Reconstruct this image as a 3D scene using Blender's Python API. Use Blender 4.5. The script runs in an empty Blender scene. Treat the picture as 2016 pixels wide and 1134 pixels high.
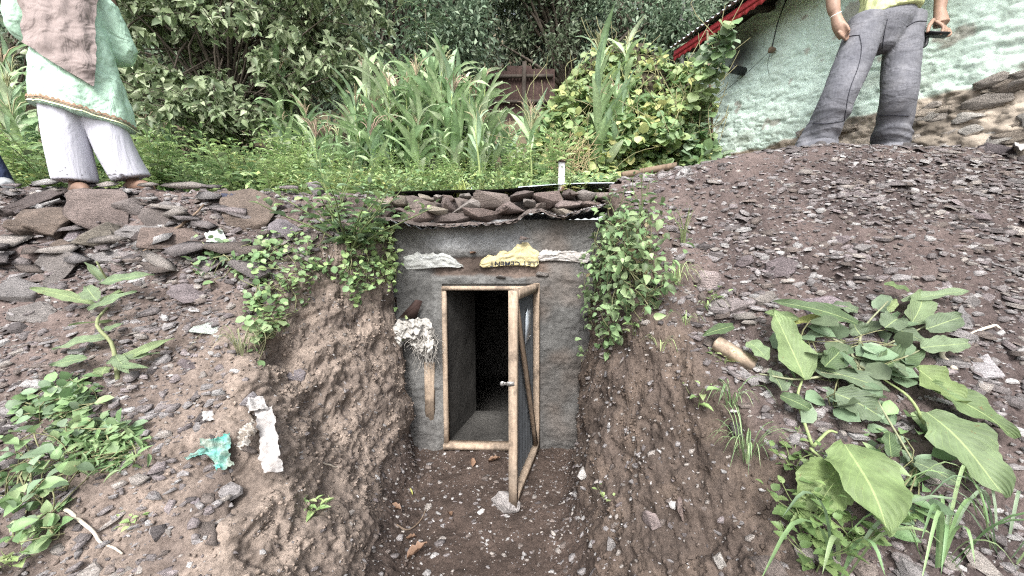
import bpy, bmesh, math, numpy as np
from mathutils import Vector, Matrix
from mathutils.bvhtree import BVHTree
R = math.radians
sc = bpy.context.scene
COL = sc.collection

# ------------------------------------------------------------------ camera, sky, sun, exposure
FPX, CU, CV, PITCH = 700.0, 1008.0, 567.0, R(6.5)
cam = bpy.data.cameras.new('camera'); camo = bpy.data.objects.new('camera', cam); COL.objects.link(camo)
cam.sensor_width = 36; cam.lens = 36 * FPX / 2016; cam.clip_start = 0.02; cam.clip_end = 500
camo.rotation_euler = (R(90) - PITCH, 0, 0)
sc.camera = camo
SUN_EL, SUN_AZ = R(48), R(188)          # azimuth clockwise from +Y: the light comes from behind the camera
w = bpy.data.worlds.new('World'); sc.world = w; w.use_nodes = True
nt = w.node_tree; nt.nodes.clear()
sky = nt.nodes.new('ShaderNodeTexSky'); sky.sky_type = 'NISHITA'; sky.sun_disc = False
sky.sun_elevation = SUN_EL; sky.sun_rotation = SUN_AZ; sky.dust_density = 4.0; sky.air_density = 1.0; sky.ozone_density = 0.6
hs = nt.nodes.new('ShaderNodeHueSaturation'); hs.inputs['Saturation'].default_value = 0.35
bg = nt.nodes.new('ShaderNodeBackground'); bg.inputs['Strength'].default_value = 0.13
wo = nt.nodes.new('ShaderNodeOutputWorld')
nt.links.new(sky.outputs[0], hs.inputs['Color']); nt.links.new(hs.outputs[0], bg.inputs[0]); nt.links.new(bg.outputs[0], wo.inputs[0])
sun = bpy.data.lights.new('sun', 'SUN'); sun.energy = 1.5; sun.angle = R(20); sun.color = (1, 0.985, 0.96)
suno = bpy.data.objects.new('sun', sun); COL.objects.link(suno)
sd = Vector((math.sin(SUN_AZ) * math.cos(SUN_EL), math.cos(SUN_AZ) * math.cos(SUN_EL), math.sin(SUN_EL)))
suno.rotation_euler = sd.to_track_quat('Z', 'Y').to_euler()
sc.view_settings.view_transform = 'Standard'; sc.view_settings.look = 'None'; sc.view_settings.gamma = 1
sc.view_settings.exposure = 1.74
sc.cycles.max_bounces = 6; sc.cycles.transparent_max_bounces = 4
sc.cycles.use_denoising = False; sc.cycles.filter_width = 1.2

# ------------------------------------------------------------------ helpers
def raydir(u, v):
    dx = (u - CU) / FPX; dy = (CV - v) / FPX
    return np.array([dx, math.cos(PITCH) + dy * math.sin(PITCH), -math.sin(PITCH) + dy * math.cos(PITCH)])
def P(u, v, Y):
    d = raydir(u, v); return d * (Y / d[1])
rs = np.random.RandomState(7)
_perm = np.random.RandomState(3).permutation(256).astype(np.int64); _val = np.random.RandomState(4).rand(256) * 2 - 1
def noise(p):
    p = np.asarray(p, float); i = np.floor(p).astype(np.int64); f = p - i; f = f * f * (3 - 2 * f)
    out = 0
    for dx in (0, 1):
        wx = f[:, 0] if dx else 1 - f[:, 0]; hx = _perm[(i[:, 0] + dx) & 255]
        for dy in (0, 1):
            wy = f[:, 1] if dy else 1 - f[:, 1]; hy = _perm[(hx + i[:, 1] + dy) & 255]
            for dz in (0, 1):
                wz = f[:, 2] if dz else 1 - f[:, 2]
                out = out + wx * wy * wz * _val[_perm[(hy + i[:, 2] + dz) & 255]]
    return out
def fbm(p, oct=4, gain=0.5):
    p = np.asarray(p, float); a = 1.0; s = 0
    for k in range(oct):
        s = s + a * noise(p + 17.3 * k); p = p * 2.03; a *= gain
    return s
def ridged(p, oct=3):
    p = np.asarray(p, float); a = 1.0; s = 0
    for k in range(oct):
        s = s + a * (1 - 2 * np.abs(noise(p + 9.1 * k))); p = p * 2.1; a *= 0.5
    return s
def worley(p):
    p = np.asarray(p, float); i = np.floor(p).astype(np.int64); best = np.full(len(p), 9.0)
    for dx in (-1, 0, 1):
        for dy in (-1, 0, 1):
            for dz in (-1, 0, 1):
                c = i + np.array([dx, dy, dz]); h = _perm[(_perm[(_perm[c[:, 0] & 255] + c[:, 1]) & 255] + c[:, 2]) & 255]
                q = c + .5 + .5 * np.stack([_val[h], _val[(h + 85) & 255], _val[(h + 170) & 255]], 1); best = np.minimum(best, ((p - q) ** 2).sum(1))
    return np.sqrt(best)
def sstep(a, b, x):
    t = np.clip((x - a) / (b - a), 0, 1); return t * t * (3 - 2 * t)

BASE = {}
def link(o, parent=None):
    COL.objects.link(o)
    if parent is not None: o.parent = parent
    return o
def tag(o, label=None, cat=None, group=None, kind=None):
    if label: o['label'] = label
    if cat: o['category'] = cat
    if group: o['group'] = group
    if kind: o['kind'] = kind
    return o
def thing(name, loc, label, cat, group=None):
    o = bpy.data.objects.new(name, None); o.empty_display_size = 0.05; o.location = loc; link(o); BASE[o] = np.array(loc, float)
    return tag(o, label, cat, group)
def mesh_np(name, V, F, mat=None, col=None, luv=None, smooth=False):
    V = np.asarray(V, np.float32); me = bpy.data.meshes.new(name)
    Fs = F if isinstance(F, list) else [F]
    Fs = [np.asarray(f, np.int32) for f in Fs if len(f)]
    me.vertices.add(len(V)); me.vertices.foreach_set('co', V.ravel())
    loops = np.concatenate([f.ravel() for f in Fs]); tot = np.concatenate([np.full(len(f), f.shape[1], np.int32) for f in Fs])
    st = np.concatenate([[0], np.cumsum(tot)[:-1]]).astype(np.int32)
    me.loops.add(len(loops)); me.loops.foreach_set('vertex_index', loops)
    me.polygons.add(len(tot)); me.polygons.foreach_set('loop_start', st); me.polygons.foreach_set('loop_total', tot)
    if smooth: me.polygons.foreach_set('use_smooth', np.ones(len(tot), bool))
    me.update(calc_edges=True)
    if col is not None:
        c = np.ones((len(V), 4), np.float32); c[:, :3] = col
        a = me.attributes.new('Col', 'FLOAT_COLOR', 'POINT'); a.data.foreach_set('color', c.ravel())
    if luv is not None:
        a = me.attributes.new('luv', 'FLOAT_VECTOR', 'POINT'); a.data.foreach_set('vector', np.asarray(luv, np.float32).ravel())
    if mat is not None: me.materials.append(mat)
    return me
def obj(name, V, F, mat, parent=None, col=None, luv=None, smooth=False):
    """A mesh object from world-space points; under a parent the points are taken relative to the parent's base."""
    V = np.asarray(V, float)
    if parent is not None: b = BASE[parent]; loc = (0, 0, 0)
    else: b = V.mean(0); b[2] = V[:, 2].min(); loc = b
    o = bpy.data.objects.new(name, mesh_np(name, V - b, F, mat, col, luv, smooth)); o.location = loc
    link(o, parent); BASE[o] = b
    return o
def sub_empty(name, parent):
    o = bpy.data.objects.new(name, None); o.empty_display_size = 0.05; link(o, parent); BASE[o] = BASE[parent]; return o
def copy_tree(o, parent=None):
    c = o.copy(); link(c, parent)
    for ch in list(o.children): copy_tree(ch, c)
    return c
def join(parts):
    """[(V, F, col)] -> one V, F, col"""
    Vs, Fs, Cs, n = [], {}, [], 0
    for p in parts:
        V, F = p[0], p[1]
        for f in (F if isinstance(F, list) else [F]):
            f = np.asarray(f)
            if len(f): Fs.setdefault(f.shape[1], []).append(f + n)
        Vs.append(np.asarray(V)); n += len(V)
        if len(p) > 2: Cs.append(p[2])
    return np.concatenate(Vs), [np.concatenate(x) for x in Fs.values()], (np.concatenate(Cs) if Cs else None)
def grid_faces(nr, nc, wrap=False):
    r = np.arange(nr - 1)[:, None]; c = np.arange(nc if wrap else nc - 1)[None]
    a = r * nc + c; b = r * nc + (c + 1) % nc
    return np.stack([a, b, b + nc, a + nc], -1).reshape(-1, 4)
BOXF = np.array([[0, 3, 2, 1], [4, 5, 6, 7], [0, 1, 5, 4], [1, 2, 6, 5], [2, 3, 7, 6], [3, 0, 4, 7]])
def box(x0, x1, y0, y1, z0, z1):
    return np.array([[x0, y0, z0], [x1, y0, z0], [x1, y1, z0], [x0, y1, z0], [x0, y0, z1], [x1, y0, z1], [x1, y1, z1], [x0, y1, z1]], float), BOXF
def spline(pts, n):
    p = np.asarray(pts, float)
    if len(p) == 2: return p[0] + (p[1] - p[0]) * np.linspace(0, 1, n)[:, None]
    q = np.vstack([2 * p[0] - p[1], p, 2 * p[-1] - p[-2]]); m = len(p) - 1
    t = np.linspace(0, m - 1e-6, n); i = t.astype(int); f = (t - i)[:, None]
    a, b, c, d = q[i], q[i + 1], q[i + 2], q[i + 3]
    return 0.5 * (2 * b + (c - a) * f + (2 * a - 5 * b + 4 * c - d) * f**2 + (3 * b - a - 3 * c + d) * f**3)
def tube(path, rad, seg=6, caps=True):
    p = np.asarray(path, float); n = len(p); rad = np.broadcast_to(np.asarray(rad, float), (n,))
    t = np.gradient(p, axis=0); t /= np.linalg.norm(t, axis=1)[:, None] + 1e-9
    ref = np.array([0.3, 0.9, 0.2]) if abs(t[0][2]) > 0.8 else np.array([0, 0, 1.0])
    a = np.cross(t, ref); a /= np.linalg.norm(a, axis=1)[:, None] + 1e-9; b = np.cross(t, a)
    th = np.arange(seg) * 2 * math.pi / seg
    V = p[:, None] + rad[:, None, None] * (np.cos(th)[None, :, None] * a[:, None] + np.sin(th)[None, :, None] * b[:, None])
    V = V.reshape(-1, 3); F = [grid_faces(n, seg, True)]
    if caps:
        V = np.vstack([V, p[:1], p[-1:]]); k = np.arange(seg); k2 = (k + 1) % seg
        F.append(np.vstack([np.stack([k2, k, np.full(seg, n * seg)], 1), np.stack([k + (n - 1) * seg, k2 + (n - 1) * seg, np.full(seg, n * seg + 1)], 1)]))
    return V, F
def timber(a, b, wdt, thk, side, bow=0.0, nseg=8):
    """A sawn batten from a to b with slightly uneven faces; side = direction of its width."""
    a, b, side = np.asarray(a, float), np.asarray(b, float), np.asarray(side, float)
    d = (b - a); L = np.linalg.norm(d); d /= L; side = side - d * side.dot(d); side /= np.linalg.norm(side); nn = np.cross(d, side)
    s = np.linspace(0, 1, nseg); c = a + (b - a) * s[:, None] + nn * (bow * np.sin(s * math.pi))[:, None]
    V = np.stack([c + sx * side * wdt / 2 + sy * nn * thk / 2 for sx, sy in ((-1, -1), (1, -1), (1, 1), (-1, 1))], 1).reshape(-1, 3)
    V += 0.0012 * np.stack([noise(V * 30 + k * 7) for k in range(3)], 1)
    n = nseg
    F = [grid_faces(n, 4, True), np.array([[3, 2, 1, 0], [n * 4 - 4, n * 4 - 3, n * 4 - 2, n * 4 - 1]])]
    return V, F
def hull(pts):
    bm = bmesh.new()
    for p in pts: bm.verts.new(p)
    r = bmesh.ops.convex_hull(bm, input=bm.verts)
    bmesh.ops.delete(bm, geom=list({v for v in r['geom_interior'] if isinstance(v, bmesh.types.BMVert)} | {v for v in bm.verts if not v.link_faces}), context='VERTS')
    return bm
def rock(seed, dims, n=16, sub=1, rough=0.05, power=0.45, bev=0.06):
    """An angular stone: the hull of random points in a rounded box, edges cut and roughened."""
    r = np.random.RandomState(seed); q = r.normal(size=(n, 3)); q /= np.abs(q).max(1)[:, None] ** (1 - power) * np.linalg.norm(q, axis=1)[:, None] ** power
    q *= r.uniform(0.8, 1.05, (n, 1))
    bm = hull(q)
    if sub:
        bmesh.ops.bevel(bm, geom=bm.edges[:], offset=bev, segments=1, affect='EDGES', clamp_overlap=True)
        bmesh.ops.triangulate(bm, faces=bm.faces[:])
        for k in range(sub): bmesh.ops.subdivide_edges(bm, edges=[e for e in bm.edges if e.calc_length() > 0.28], cuts=1, use_grid_fill=True)
        bmesh.ops.triangulate(bm, faces=bm.faces[:])
    bm.verts.index_update()
    V = np.array([v.co[:] for v in bm.verts]); F = np.array([[v.index for v in f.verts] for f in bm.faces if len(f.verts) == 3]) if sub else None
    if F is None:
        bmesh.ops.triangulate(bm, faces=bm.faces[:]); F = np.array([[v.index for v in f.verts] for f in bm.faces])
    bm.free()
    if rough: V = V + rough * np.stack([fbm(V * np.array([2.2, 2.2, 4]) + seed * 3.1 + 11 * k, 3) for k in range(3)], 1)
    return V * np.asarray(dims) / 2, F
def rot_to(n, yaw):
    n = np.asarray(n, float); n /= np.linalg.norm(n)
    x = np.array([math.cos(yaw), math.sin(yaw), 0]); x -= n * x.dot(n); x /= np.linalg.norm(x)
    return np.stack([x, np.cross(n, x), n], 1)

# ------------------------------------------------------------------ materials
def new_mat(name):
    m = bpy.data.materials.new(name); m.use_nodes = True; m.node_tree.nodes.clear()
    return m, m.node_tree
def nd(nt, typ, **kw):
    n = nt.nodes.new(typ)
    for k, v in kw.items():
        if k in n.inputs: n.inputs[k].default_value = v
        else: setattr(n, k, v)
    return n
def mixrgb(nt, fac, a, b, typ='MIX'):
    m = nt.nodes.new('ShaderNodeMix'); m.data_type = 'RGBA'; m.blend_type = typ
    for s, v in ((m.inputs[0], fac), (m.inputs[6], a), (m.inputs[7], b)):
        if hasattr(v, 'is_output'): nt.links.new(v, s)
        elif isinstance(v, (int, float)): s.default_value = v if s == m.inputs[0] else (v, v, v, 1)
        else: s.default_value = (*v, 1)
    return m.outputs[2]
def ramp(nt, fac, stops):
    r = nt.nodes.new('ShaderNodeValToRGB'); e = r.color_ramp.elements
    while len(e) < len(stops): e.new(0.5)
    for k, (p, c) in enumerate(stops): e[k].position = p; e[k].color = (*c, 1) if not isinstance(c, (int, float)) else (c, c, c, 1)
    nt.links.new(fac, r.inputs[0]); return r.outputs[0]
def ntex(nt, scale, detail=6, rough=0.6, vec=None, stretch=None, typ='ShaderNodeTexNoise', dist=0.0):
    n = nt.nodes.new(typ); n.inputs['Scale'].default_value = scale
    if typ == 'ShaderNodeTexNoise': n.inputs['Detail'].default_value = detail; n.inputs['Roughness'].default_value = rough; n.inputs['Distortion'].default_value = dist
    if vec is None: vec = nt.nodes.new('ShaderNodeTexCoord').outputs['Object']
    if stretch:
        mp = nt.nodes.new('ShaderNodeMapping'); mp.inputs['Scale'].default_value = stretch; nt.links.new(vec, mp.inputs[0]); vec = mp.outputs[0]
    nt.links.new(vec, n.inputs['Vector']); return n.outputs[0]
def finish(m, nt, color, rough=0.85, spec=0.3, bumps=(), metal=0.0, transl=0.0, rough_sock=None):
    b = nt.nodes.new('ShaderNodeBsdfPrincipled'); out = nt.nodes.new('ShaderNodeOutputMaterial')
    if hasattr(color, 'is_output'): nt.links.new(color, b.inputs['Base Color'])
    else: b.inputs['Base Color'].default_value = (*color, 1)
    b.inputs['Roughness'].default_value = rough; b.inputs['Specular IOR Level'].default_value = spec; b.inputs['Metallic'].default_value = metal
    if rough_sock: nt.links.new(rough_sock, b.inputs['Roughness'])
    prev = None
    for h, strength, dist in bumps:
        k = nt.nodes.new('ShaderNodeBump'); k.inputs['Strength'].default_value = strength; k.inputs['Distance'].default_value = dist
        nt.links.new(h, k.inputs['Height'])
        if prev: nt.links.new(prev, k.inputs['Normal'])
        prev = k.outputs[0]
    if prev: nt.links.new(prev, b.inputs['Normal'])
    if transl:
        t = nt.nodes.new('ShaderNodeBsdfTranslucent'); mx = nt.nodes.new('ShaderNodeMixShader'); mx.inputs[0].default_value = transl
        if hasattr(color, 'is_output'): nt.links.new(color, t.inputs[0])
        else: t.inputs[0].default_value = (*color, 1)
        nt.links.new(b.outputs[0], mx.inputs[1]); nt.links.new(t.outputs[0], mx.inputs[2]); nt.links.new(mx.outputs[0], out.inputs[0])
    else: nt.links.new(b.outputs[0], out.inputs[0])
    return m
def attr(nt, name='Col'):
    a = nt.nodes.new('ShaderNodeAttribute'); a.attribute_name = name; return a.outputs['Color']
M = {}
def m_soil():
    m, nt = new_mat('soil'); c = attr(nt)
    n1 = ntex(nt, 60, 8, 0.7); n2 = ntex(nt, 220, 4, 0.6); n3 = ntex(nt, 9, 5, 0.6)
    c = mixrgb(nt, 1.0, c, ramp(nt, n1, [(0.3, 0.55), (0.5, 1.0), (0.72, 1.45)]), 'MULTIPLY')
    c = mixrgb(nt, 1.0, c, ramp(nt, n3, [(0.3, 0.8), (0.7, 1.2)]), 'MULTIPLY')
    c = mixrgb(nt, ramp(nt, n2, [(0.62, 0.0), (0.72, 0.35)]), c, (0.36, 0.31, 0.28))
    return finish(m, nt, c, 0.95, 0.15, [(n1, 0.8, 0.012), (n2, 0.6, 0.004)])
def m_shale():
    m, nt = new_mat('shale'); c = attr(nt); n1 = ntex(nt, 35, 6, 0.65, stretch=(1, 1, 7)); n2 = ntex(nt, 130, 4, 0.6)
    n3 = ntex(nt, 9, 5, .6); c = mixrgb(nt, 1.0, c, ramp(nt, n1, [(0.3, 0.6), (0.55, 1.0), (0.75, 1.35)]), 'MULTIPLY'); c = mixrgb(nt, 1., c, ramp(nt, n3, [(.3, .82), (.7, 1.15)]), 'MULTIPLY')
    return finish(m, nt, c, 0.85, 0.25, [(n1, 1.0, 0.02), (n2, 0.8, 0.006)])
def m_leaf(name, transl=0.34, rough=0.5, vein=0.0, sat=0.88):
    m, nt = new_mat(name); n1 = ntex(nt, 25, 3); hsv = nd(nt, 'ShaderNodeHueSaturation', Saturation=sat, Value=1.08); nt.links.new(attr(nt), hsv.inputs['Color']); c = hsv.outputs[0]
    c = mixrgb(nt, 1.0, c, ramp(nt, n1, [(0.3, 0.8), (0.7, 1.2)]), 'MULTIPLY')
    bumps = []
    if vein:
        sep = nt.nodes.new('ShaderNodeSeparateXYZ'); nt.links.new(attr(nt, 'luv'), sep.inputs[0])
        ab = nd(nt, 'ShaderNodeMath', operation='ABSOLUTE'); nt.links.new(sep.outputs[1], ab.inputs[0])
        mid = ramp(nt, ab.outputs[0], [(0.0, 1.0), (0.025, 1.0), (0.05, 0.0)])
        k = nd(nt, 'ShaderNodeMath', operation='MULTIPLY_ADD'); nt.links.new(ab.outputs[0], k.inputs[0]); k.inputs[1].default_value = -0.42; nt.links.new(sep.outputs[0], k.inputs[2])
        s = nd(nt, 'ShaderNodeMath', operation='MULTIPLY'); nt.links.new(k.outputs[0], s.inputs[0]); s.inputs[1].default_value = 9.0
        fr = nd(nt, 'ShaderNodeMath', operation='PINGPONG'); nt.links.new(s.outputs[0], fr.inputs[0]); fr.inputs[1].default_value = 0.5
        side = ramp(nt, fr.outputs[0], [(0.0, 1.0), (0.035, 0.5), (0.08, 0.0)])
        c = mixrgb(nt, ramp(nt, side, [(0, 0.0), (1, vein * 0.6)]), c, (0.30, 0.42, 0.14))
        c = mixrgb(nt, ramp(nt, mid, [(0, 0.0), (1, vein)]), c, (0.45, 0.55, 0.24))
        c = mixrgb(nt, ramp(nt, ntex(nt, 40, 4, .7), [(.66, 0.), (.72, .8)]), c, (.16, .11, .05)); bumps = [(fr.outputs[0], 0.5, 0.004)]
    bumps.append((n1, 0.25, 0.006))
    return finish(m, nt, c, rough, 0.35, bumps, transl=transl)
def m_plain(name, col, rough=0.7, spec=0.3, nscale=20, var=0.25, bump=0.3, bdist=0.004, stretch=None, metal=0.0):
    m, nt = new_mat(name); n1 = ntex(nt, nscale, 6, 0.6, stretch=stretch)
    c = mixrgb(nt, 1.0, col, ramp(nt, n1, [(0.25, 1 - var), (0.75, 1 + var)]), 'MULTIPLY')
    return finish(m, nt, c, rough, spec, [(n1, bump, bdist)], metal)
def m_attr(name, rough=0.85, spec=0.25, nscale=30, var=0.25, bump=0.4, bdist=0.006, stretch=None, transl=0.0):
    m, nt = new_mat(name); n1 = ntex(nt, nscale, 7, 0.65, stretch=stretch)
    c = mixrgb(nt, 1.0, attr(nt), ramp(nt, n1, [(0.25, 1 - var), (0.75, 1 + var)]), 'MULTIPLY')
    return finish(m, nt, c, rough, spec, [(n1, bump, bdist)], transl=transl)
def m_wood(name, light, dark, stretch):
    m, nt = new_mat(name); n1 = ntex(nt, 12, 6, 0.6, stretch=stretch, dist=0.6); n2 = ntex(nt, 4, 3)
    c = ramp(nt, n1, [(0.3, dark), (0.5, light), (0.75, tuple(x * 1.15 for x in light))])
    c = mixrgb(nt, ramp(nt, n2, [(0.45, 0.0), (0.75, 0.55)]), c, (0.20, 0.17, 0.14))
    n3 = ntex(nt, 7, 6, .7); c = mixrgb(nt, ramp(nt, n3, [(.5, 0.), (.62, .75)]), c, (.12, .095, .075)); n4 = ntex(nt, 60, 4, .7); c = mixrgb(nt, 1., c, ramp(nt, n4, [(.3, .75), (.7, 1.2)]), 'MULTIPLY')
    return finish(m, nt, c, 0.85, 0.15, [(n1, 0.6, 0.003), (n4, 0.3, 0.002)])
def m_fabric(name, col, scale=350, var=0.12, big=6, bigvar=0.15):
    m, nt = new_mat(name); n1 = ntex(nt, scale, 3); n2 = ntex(nt, big, 4)
    c = mixrgb(nt, 1.0, col, ramp(nt, n1, [(0.3, 1 - var), (0.7, 1 + var)]), 'MULTIPLY')
    c = mixrgb(nt, 1.0, c, ramp(nt, n2, [(0.3, 1 - bigvar), (0.7, 1 + bigvar)]), 'MULTIPLY')
    n3 = ntex(nt, 7, 2, 0.5, dist=1.2); n4 = ntex(nt, 16, 3, 0.5, stretch=(1, 1, .5), dist=1.5)
    return finish(m, nt, c, 0.92, 0.1, [(n1, 0.3, 0.001), (n3, 0.7, 0.05), (n4, 0.5, 0.02)])
M['soil'] = m_soil(); M['shale'] = m_shale()
M['leaf'] = m_leaf('leaf'); M['big_leaf'] = m_leaf('big_leaf', 0.4, 0.6, 0.5); M['corn'] = m_leaf('corn_leaf', 0.36, 0.45, sat=0.88)
M['stem'] = m_attr('plant_stem', 0.7, nscale=40)
M['bark'] = m_plain('bark', (0.10, 0.085, 0.07), 0.9, 0.1, 14, 0.4, 0.7, 0.02, (1, 1, 0.25))
M['plaster'] = m_attr('cement_plaster', 0.95, 0.12, 45, 0.35, 0.9, 0.012)
M['wood'] = m_wood('pale_timber', (0.34, 0.265, 0.20), (0.22, 0.165, 0.12), (3, 3, 0.35))
M['old_wood'] = m_wood('weathered_timber', (0.17, 0.125, 0.09), (0.09, 0.065, 0.048), (3, 3, 0.4))
M['tin'] = m_plain('galvanised_sheet', (0.34, 0.36, 0.38), 0.45, 0.5, 9, 0.25, 0.15, 0.003, None, 0.6)
M['tin_pale'] = m_plain('pale_roof_sheet', (0.52, 0.57, 0.62), 0.5, 0.5, 9, 0.15, 0.1, 0.003, None, 0.3)
M['rust'] = m_plain('rusty_iron', (0.048, 0.030, 0.026), 0.85, 0.2, 12, 0.45, 0.3, 0.004)
M['black'] = m_plain('black_plastic', (0.012, 0.013, 0.015), 0.5, 0.4, 8, 0.2)
M['steel'] = m_plain('dull_steel', (0.30, 0.29, 0.28), 0.5, 0.5, 40, 0.3, 0.2, 0.002, None, 0.7)
m_, nt_ = new_mat('woven_sack'); a_ = ntex(nt_, 16, 4, .6, dist=2.0); b_ = ntex(nt_, 60, 3, .6, dist=1.0); M['sack'] = finish(m_, nt_, mixrgb(nt_, 1., attr(nt_), ramp(nt_, a_, [(.3, .82), (.65, 1.1)]), 'MULTIPLY'), .65, .3, [(a_, .45, .02), (b_, .3, .004)])
M['door_sheet'] = m_plain('dark_corrugated_sheet', (0.085, 0.092, 0.10), 0.6, 0.4, 9, 0.3, 0.15, 0.003, None, 0.3)
M['ink'] = m_plain('printed_ink', (0.03, 0.035, 0.05), 0.8, 0.2, 90, 0.5)
# ------------------------------------------------------------------ ground
YW = 2.60            # the cellar's front wall
FLOOR = -1.53
def ridge_z(x): return np.interp(x, [-6, -3.2, -2, -1, 0.3, 1.0, 1.7, 2.3, 3.6, 6], [0.40, 0.40, 0.38, 0.36, 0.42, 0.52, 0.68, 0.74, 0.71, 0.75])
def ridge_y(x): return np.interp(x, [-6, -1, 0.5, 1.7, 2.6, 3.6, 6], [2.58, 2.6, 2.68, 2.70, 2.70, 2.70, 2.7])
def garden_z(x, y):
    g = np.interp(y, [2.5, 3.3, 5, 7, 9, 12, 20, 40, 80], [0.30, 0.45, 0.85, 1.8, 3.0, 4.8, 10.0, 24, 45])
    g2 = np.interp(y, [2.5, 3.3, 5, 7, 9, 12, 20, 40, 80], [0.58, 0.66, 1.08, 1.9, 3.0, 4.8, 10.0, 24, 45])
    k = sstep(1.0, 2.6, x); return g * (1 - k) + g2 * k
def slope_z(x, y):
    yr, zr = ridge_y(x), ridge_z(x); d = yr - y
    front = zr - 0.92 * np.maximum(d - 0.06, 0) - 0.25 * np.clip(d, 0, 0.06)
    k = sstep(-0.5, -0.05, -d - 0.55 + 0.0)
    back = zr + (garden_z(x, y) - zr) * sstep(0.05, 0.7, -d)
    z = np.where(d > 0, front, back)
    return np.maximum(z, FLOOR)
def foot_l(y): return np.interp(y, [0, 1.0, 1.47, 1.9, 2.6], [-0.36, -0.45, -0.53, -0.65, -0.78])
def foot_r(y): return np.interp(y, [0, 1.0, 1.47, 1.9, 2.6], [0.17, 0.22, 0.27, 0.35, 0.52])
def k_l(y): return np.interp(y, [0.4, 1.3, 1.8, 2.2, 2.45, 2.6], [1.0, 1.25, 1.65, 3.0, 6, 11])
def k_r(y): return np.interp(y, [0.4, 1.19, 1.35, 1.65, 1.86, 2.2, 2.6], [0.7, 0.9, 1.3, 2.2, 4.2, 6.0, 10])
def height(x, y):
    s = slope_z(x, y)
    wob = 0.03 * fbm(np.stack([x * 3, y * 3, 0 * x], 1), 3)
    fl = FLOOR - 0.02 * np.maximum(0, 2.4 - y) + 0.012 * fbm(np.stack([x * 5, y * 5, 0 * x + 4], 1), 3)
    dl = foot_l(y) + wob - x; dr = x - foot_r(y) - wob
    hs_ = .12 - .09 * sstep(2.1, 2.5, y); soft = lambda d: np.where(d < -hs_, 0, np.where(d > hs_, d, (d + hs_) ** 2 / (4 * hs_)))
    cl = fl + k_l(y) * soft(dl); cr = fl + k_r(y) * soft(dr)
    cut = np.maximum(cl, cr)
    h = 0.035                                     # soft rim
    d = np.clip(0.5 + 0.5 * (cut - s) / h, 0, 1)
    z = cut * (1 - d) + s * d - h * d * (1 - d)
    return np.where(y > YW + 0.02, s, np.maximum(z, fl - 0.01)), cut, s, fl
def axis(segs):
    out = []
    for a, b, h in segs: out.append(np.arange(a, b - h * 0.5, h))
    return np.concatenate(out + [[segs[-1][1]]])
gx = axis([(-5.5, -3.6, .03), (-3.6, -2.2, .013), (-2.2, -1.4, .010), (-1.4, -0.52, .0048), (-0.52, 0.24, .009), (0.24, 0.95, .0048), (0.95, 2.0, .010), (2.0, 3.4, .014), (3.4, 5.5, .03)])
gy = axis([(-4, 0.5, .1), (0.5, 0.9, .015), (0.9, 2.56, .0092), (2.56, 2.9, .012), (2.9, 3.4, .03)])
X, Y = np.meshgrid(gx, gy); nx, ny = len(gx), len(gy)
xf, yf = X.ravel(), Y.ravel()
zf, cut, ss, fl = height(xf, yf)
Z = zf.reshape(ny, nx)
zx = np.gradient(Z, axis=1) / np.gradient(X, axis=1); zy = np.gradient(Z, axis=0) / np.gradient(Y, axis=0)
N = np.stack([-zx.ravel(), -zy.ravel(), np.ones(nx * ny)], 1); N /= np.linalg.norm(N, axis=1)[:, None]
Pn = np.stack([xf, yf, zf], 1)
in_cut = sstep(-0.06, 0.10, ss - cut); above = sstep(0.01, 0.32, cut - fl)
wl = in_cut * above * (xf < -0.1); wr = in_cut * above * (xf > -0.1); wf = 1 - above; wf = wf * (yf < YW)
near = (yf < 2.9) & (np.abs(xf) < 4.5)
fade = sstep(YW + 0.02, YW - 0.10, yf)            # calm towards the wall so that it is not swallowed
disp = 0.020 * fbm(Pn * 6, 4) + 0.010 * ridged(Pn * 22, 3) + 0.004 * noise(Pn * 70)
# ledges of the cut face: slanting beds that stand proud on the door's one side, upright gouges on the other
ang = R(32); q = np.stack([xf * math.cos(ang) - zf * math.sin(ang), yf, xf * math.sin(ang) + zf * math.cos(ang)], 1)
led = ridged(np.stack([q[:, 0] * 1.6 + 3, q[:, 1] * 1.6, -xf * 4.0 * math.sin(R(35)) * 1.2 + zf * 6.0], 1), 3)
clod = fbm(np.stack([xf * 9, yf * 9, zf * 12], 1), 4)
gou = ridged(np.stack([xf * 9, yf * 9, zf * 1.4], 1), 3)
disp += wl * (0.034 * np.clip(led, -0.2, .8) + 0.014 * clod + 0.007 * ridged(Pn * 30, 3) + 0.005 * noise(Pn * 90))
disp += wr * (0.020 * gou + 0.022 * fbm(Pn * 8 + 5, 4) + 0.007 * ridged(Pn * 30, 3) + 0.005 * noise(Pn * 90))
wb = wl + wr; mk = wb > .02; cr_ = np.zeros(len(Pn)); w1 = worley(Pn[mk] * 16 + 3); w2 = worley(Pn[mk] * 42); cr_[mk] = .011 * (.5 - w1) + .007 * (.5 - w2); disp += wb * cr_
disp += (1 - wl - wr - wf) * (0.010 * ridged(Pn * np.array([14, 14, 20]), 3)) * near
disp *= np.where(wf > 0.5, 0.55, 1.0) * (0.25 + 0.75 * fade)
def dent(u, v, r, depth, sx=1.0):
    """a hollow in the bank: centre found on the bank seen at that place, then a plain radius in metres"""
    global disp
    d = raydir(u, v); t = np.linspace(0.8, 4, 900); pts = t[:, None] * d
    hz = height(pts[:, 0], pts[:, 1])[0]; k = np.argmax(pts[:, 2] < hz); c = pts[k]
    rr = np.linalg.norm((Pn - c) / np.array([sx, 1, 1]), axis=1) + 0.02 * clod
    disp -= depth * np.exp(-(rr / r) ** 2 * 1.2)
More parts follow.
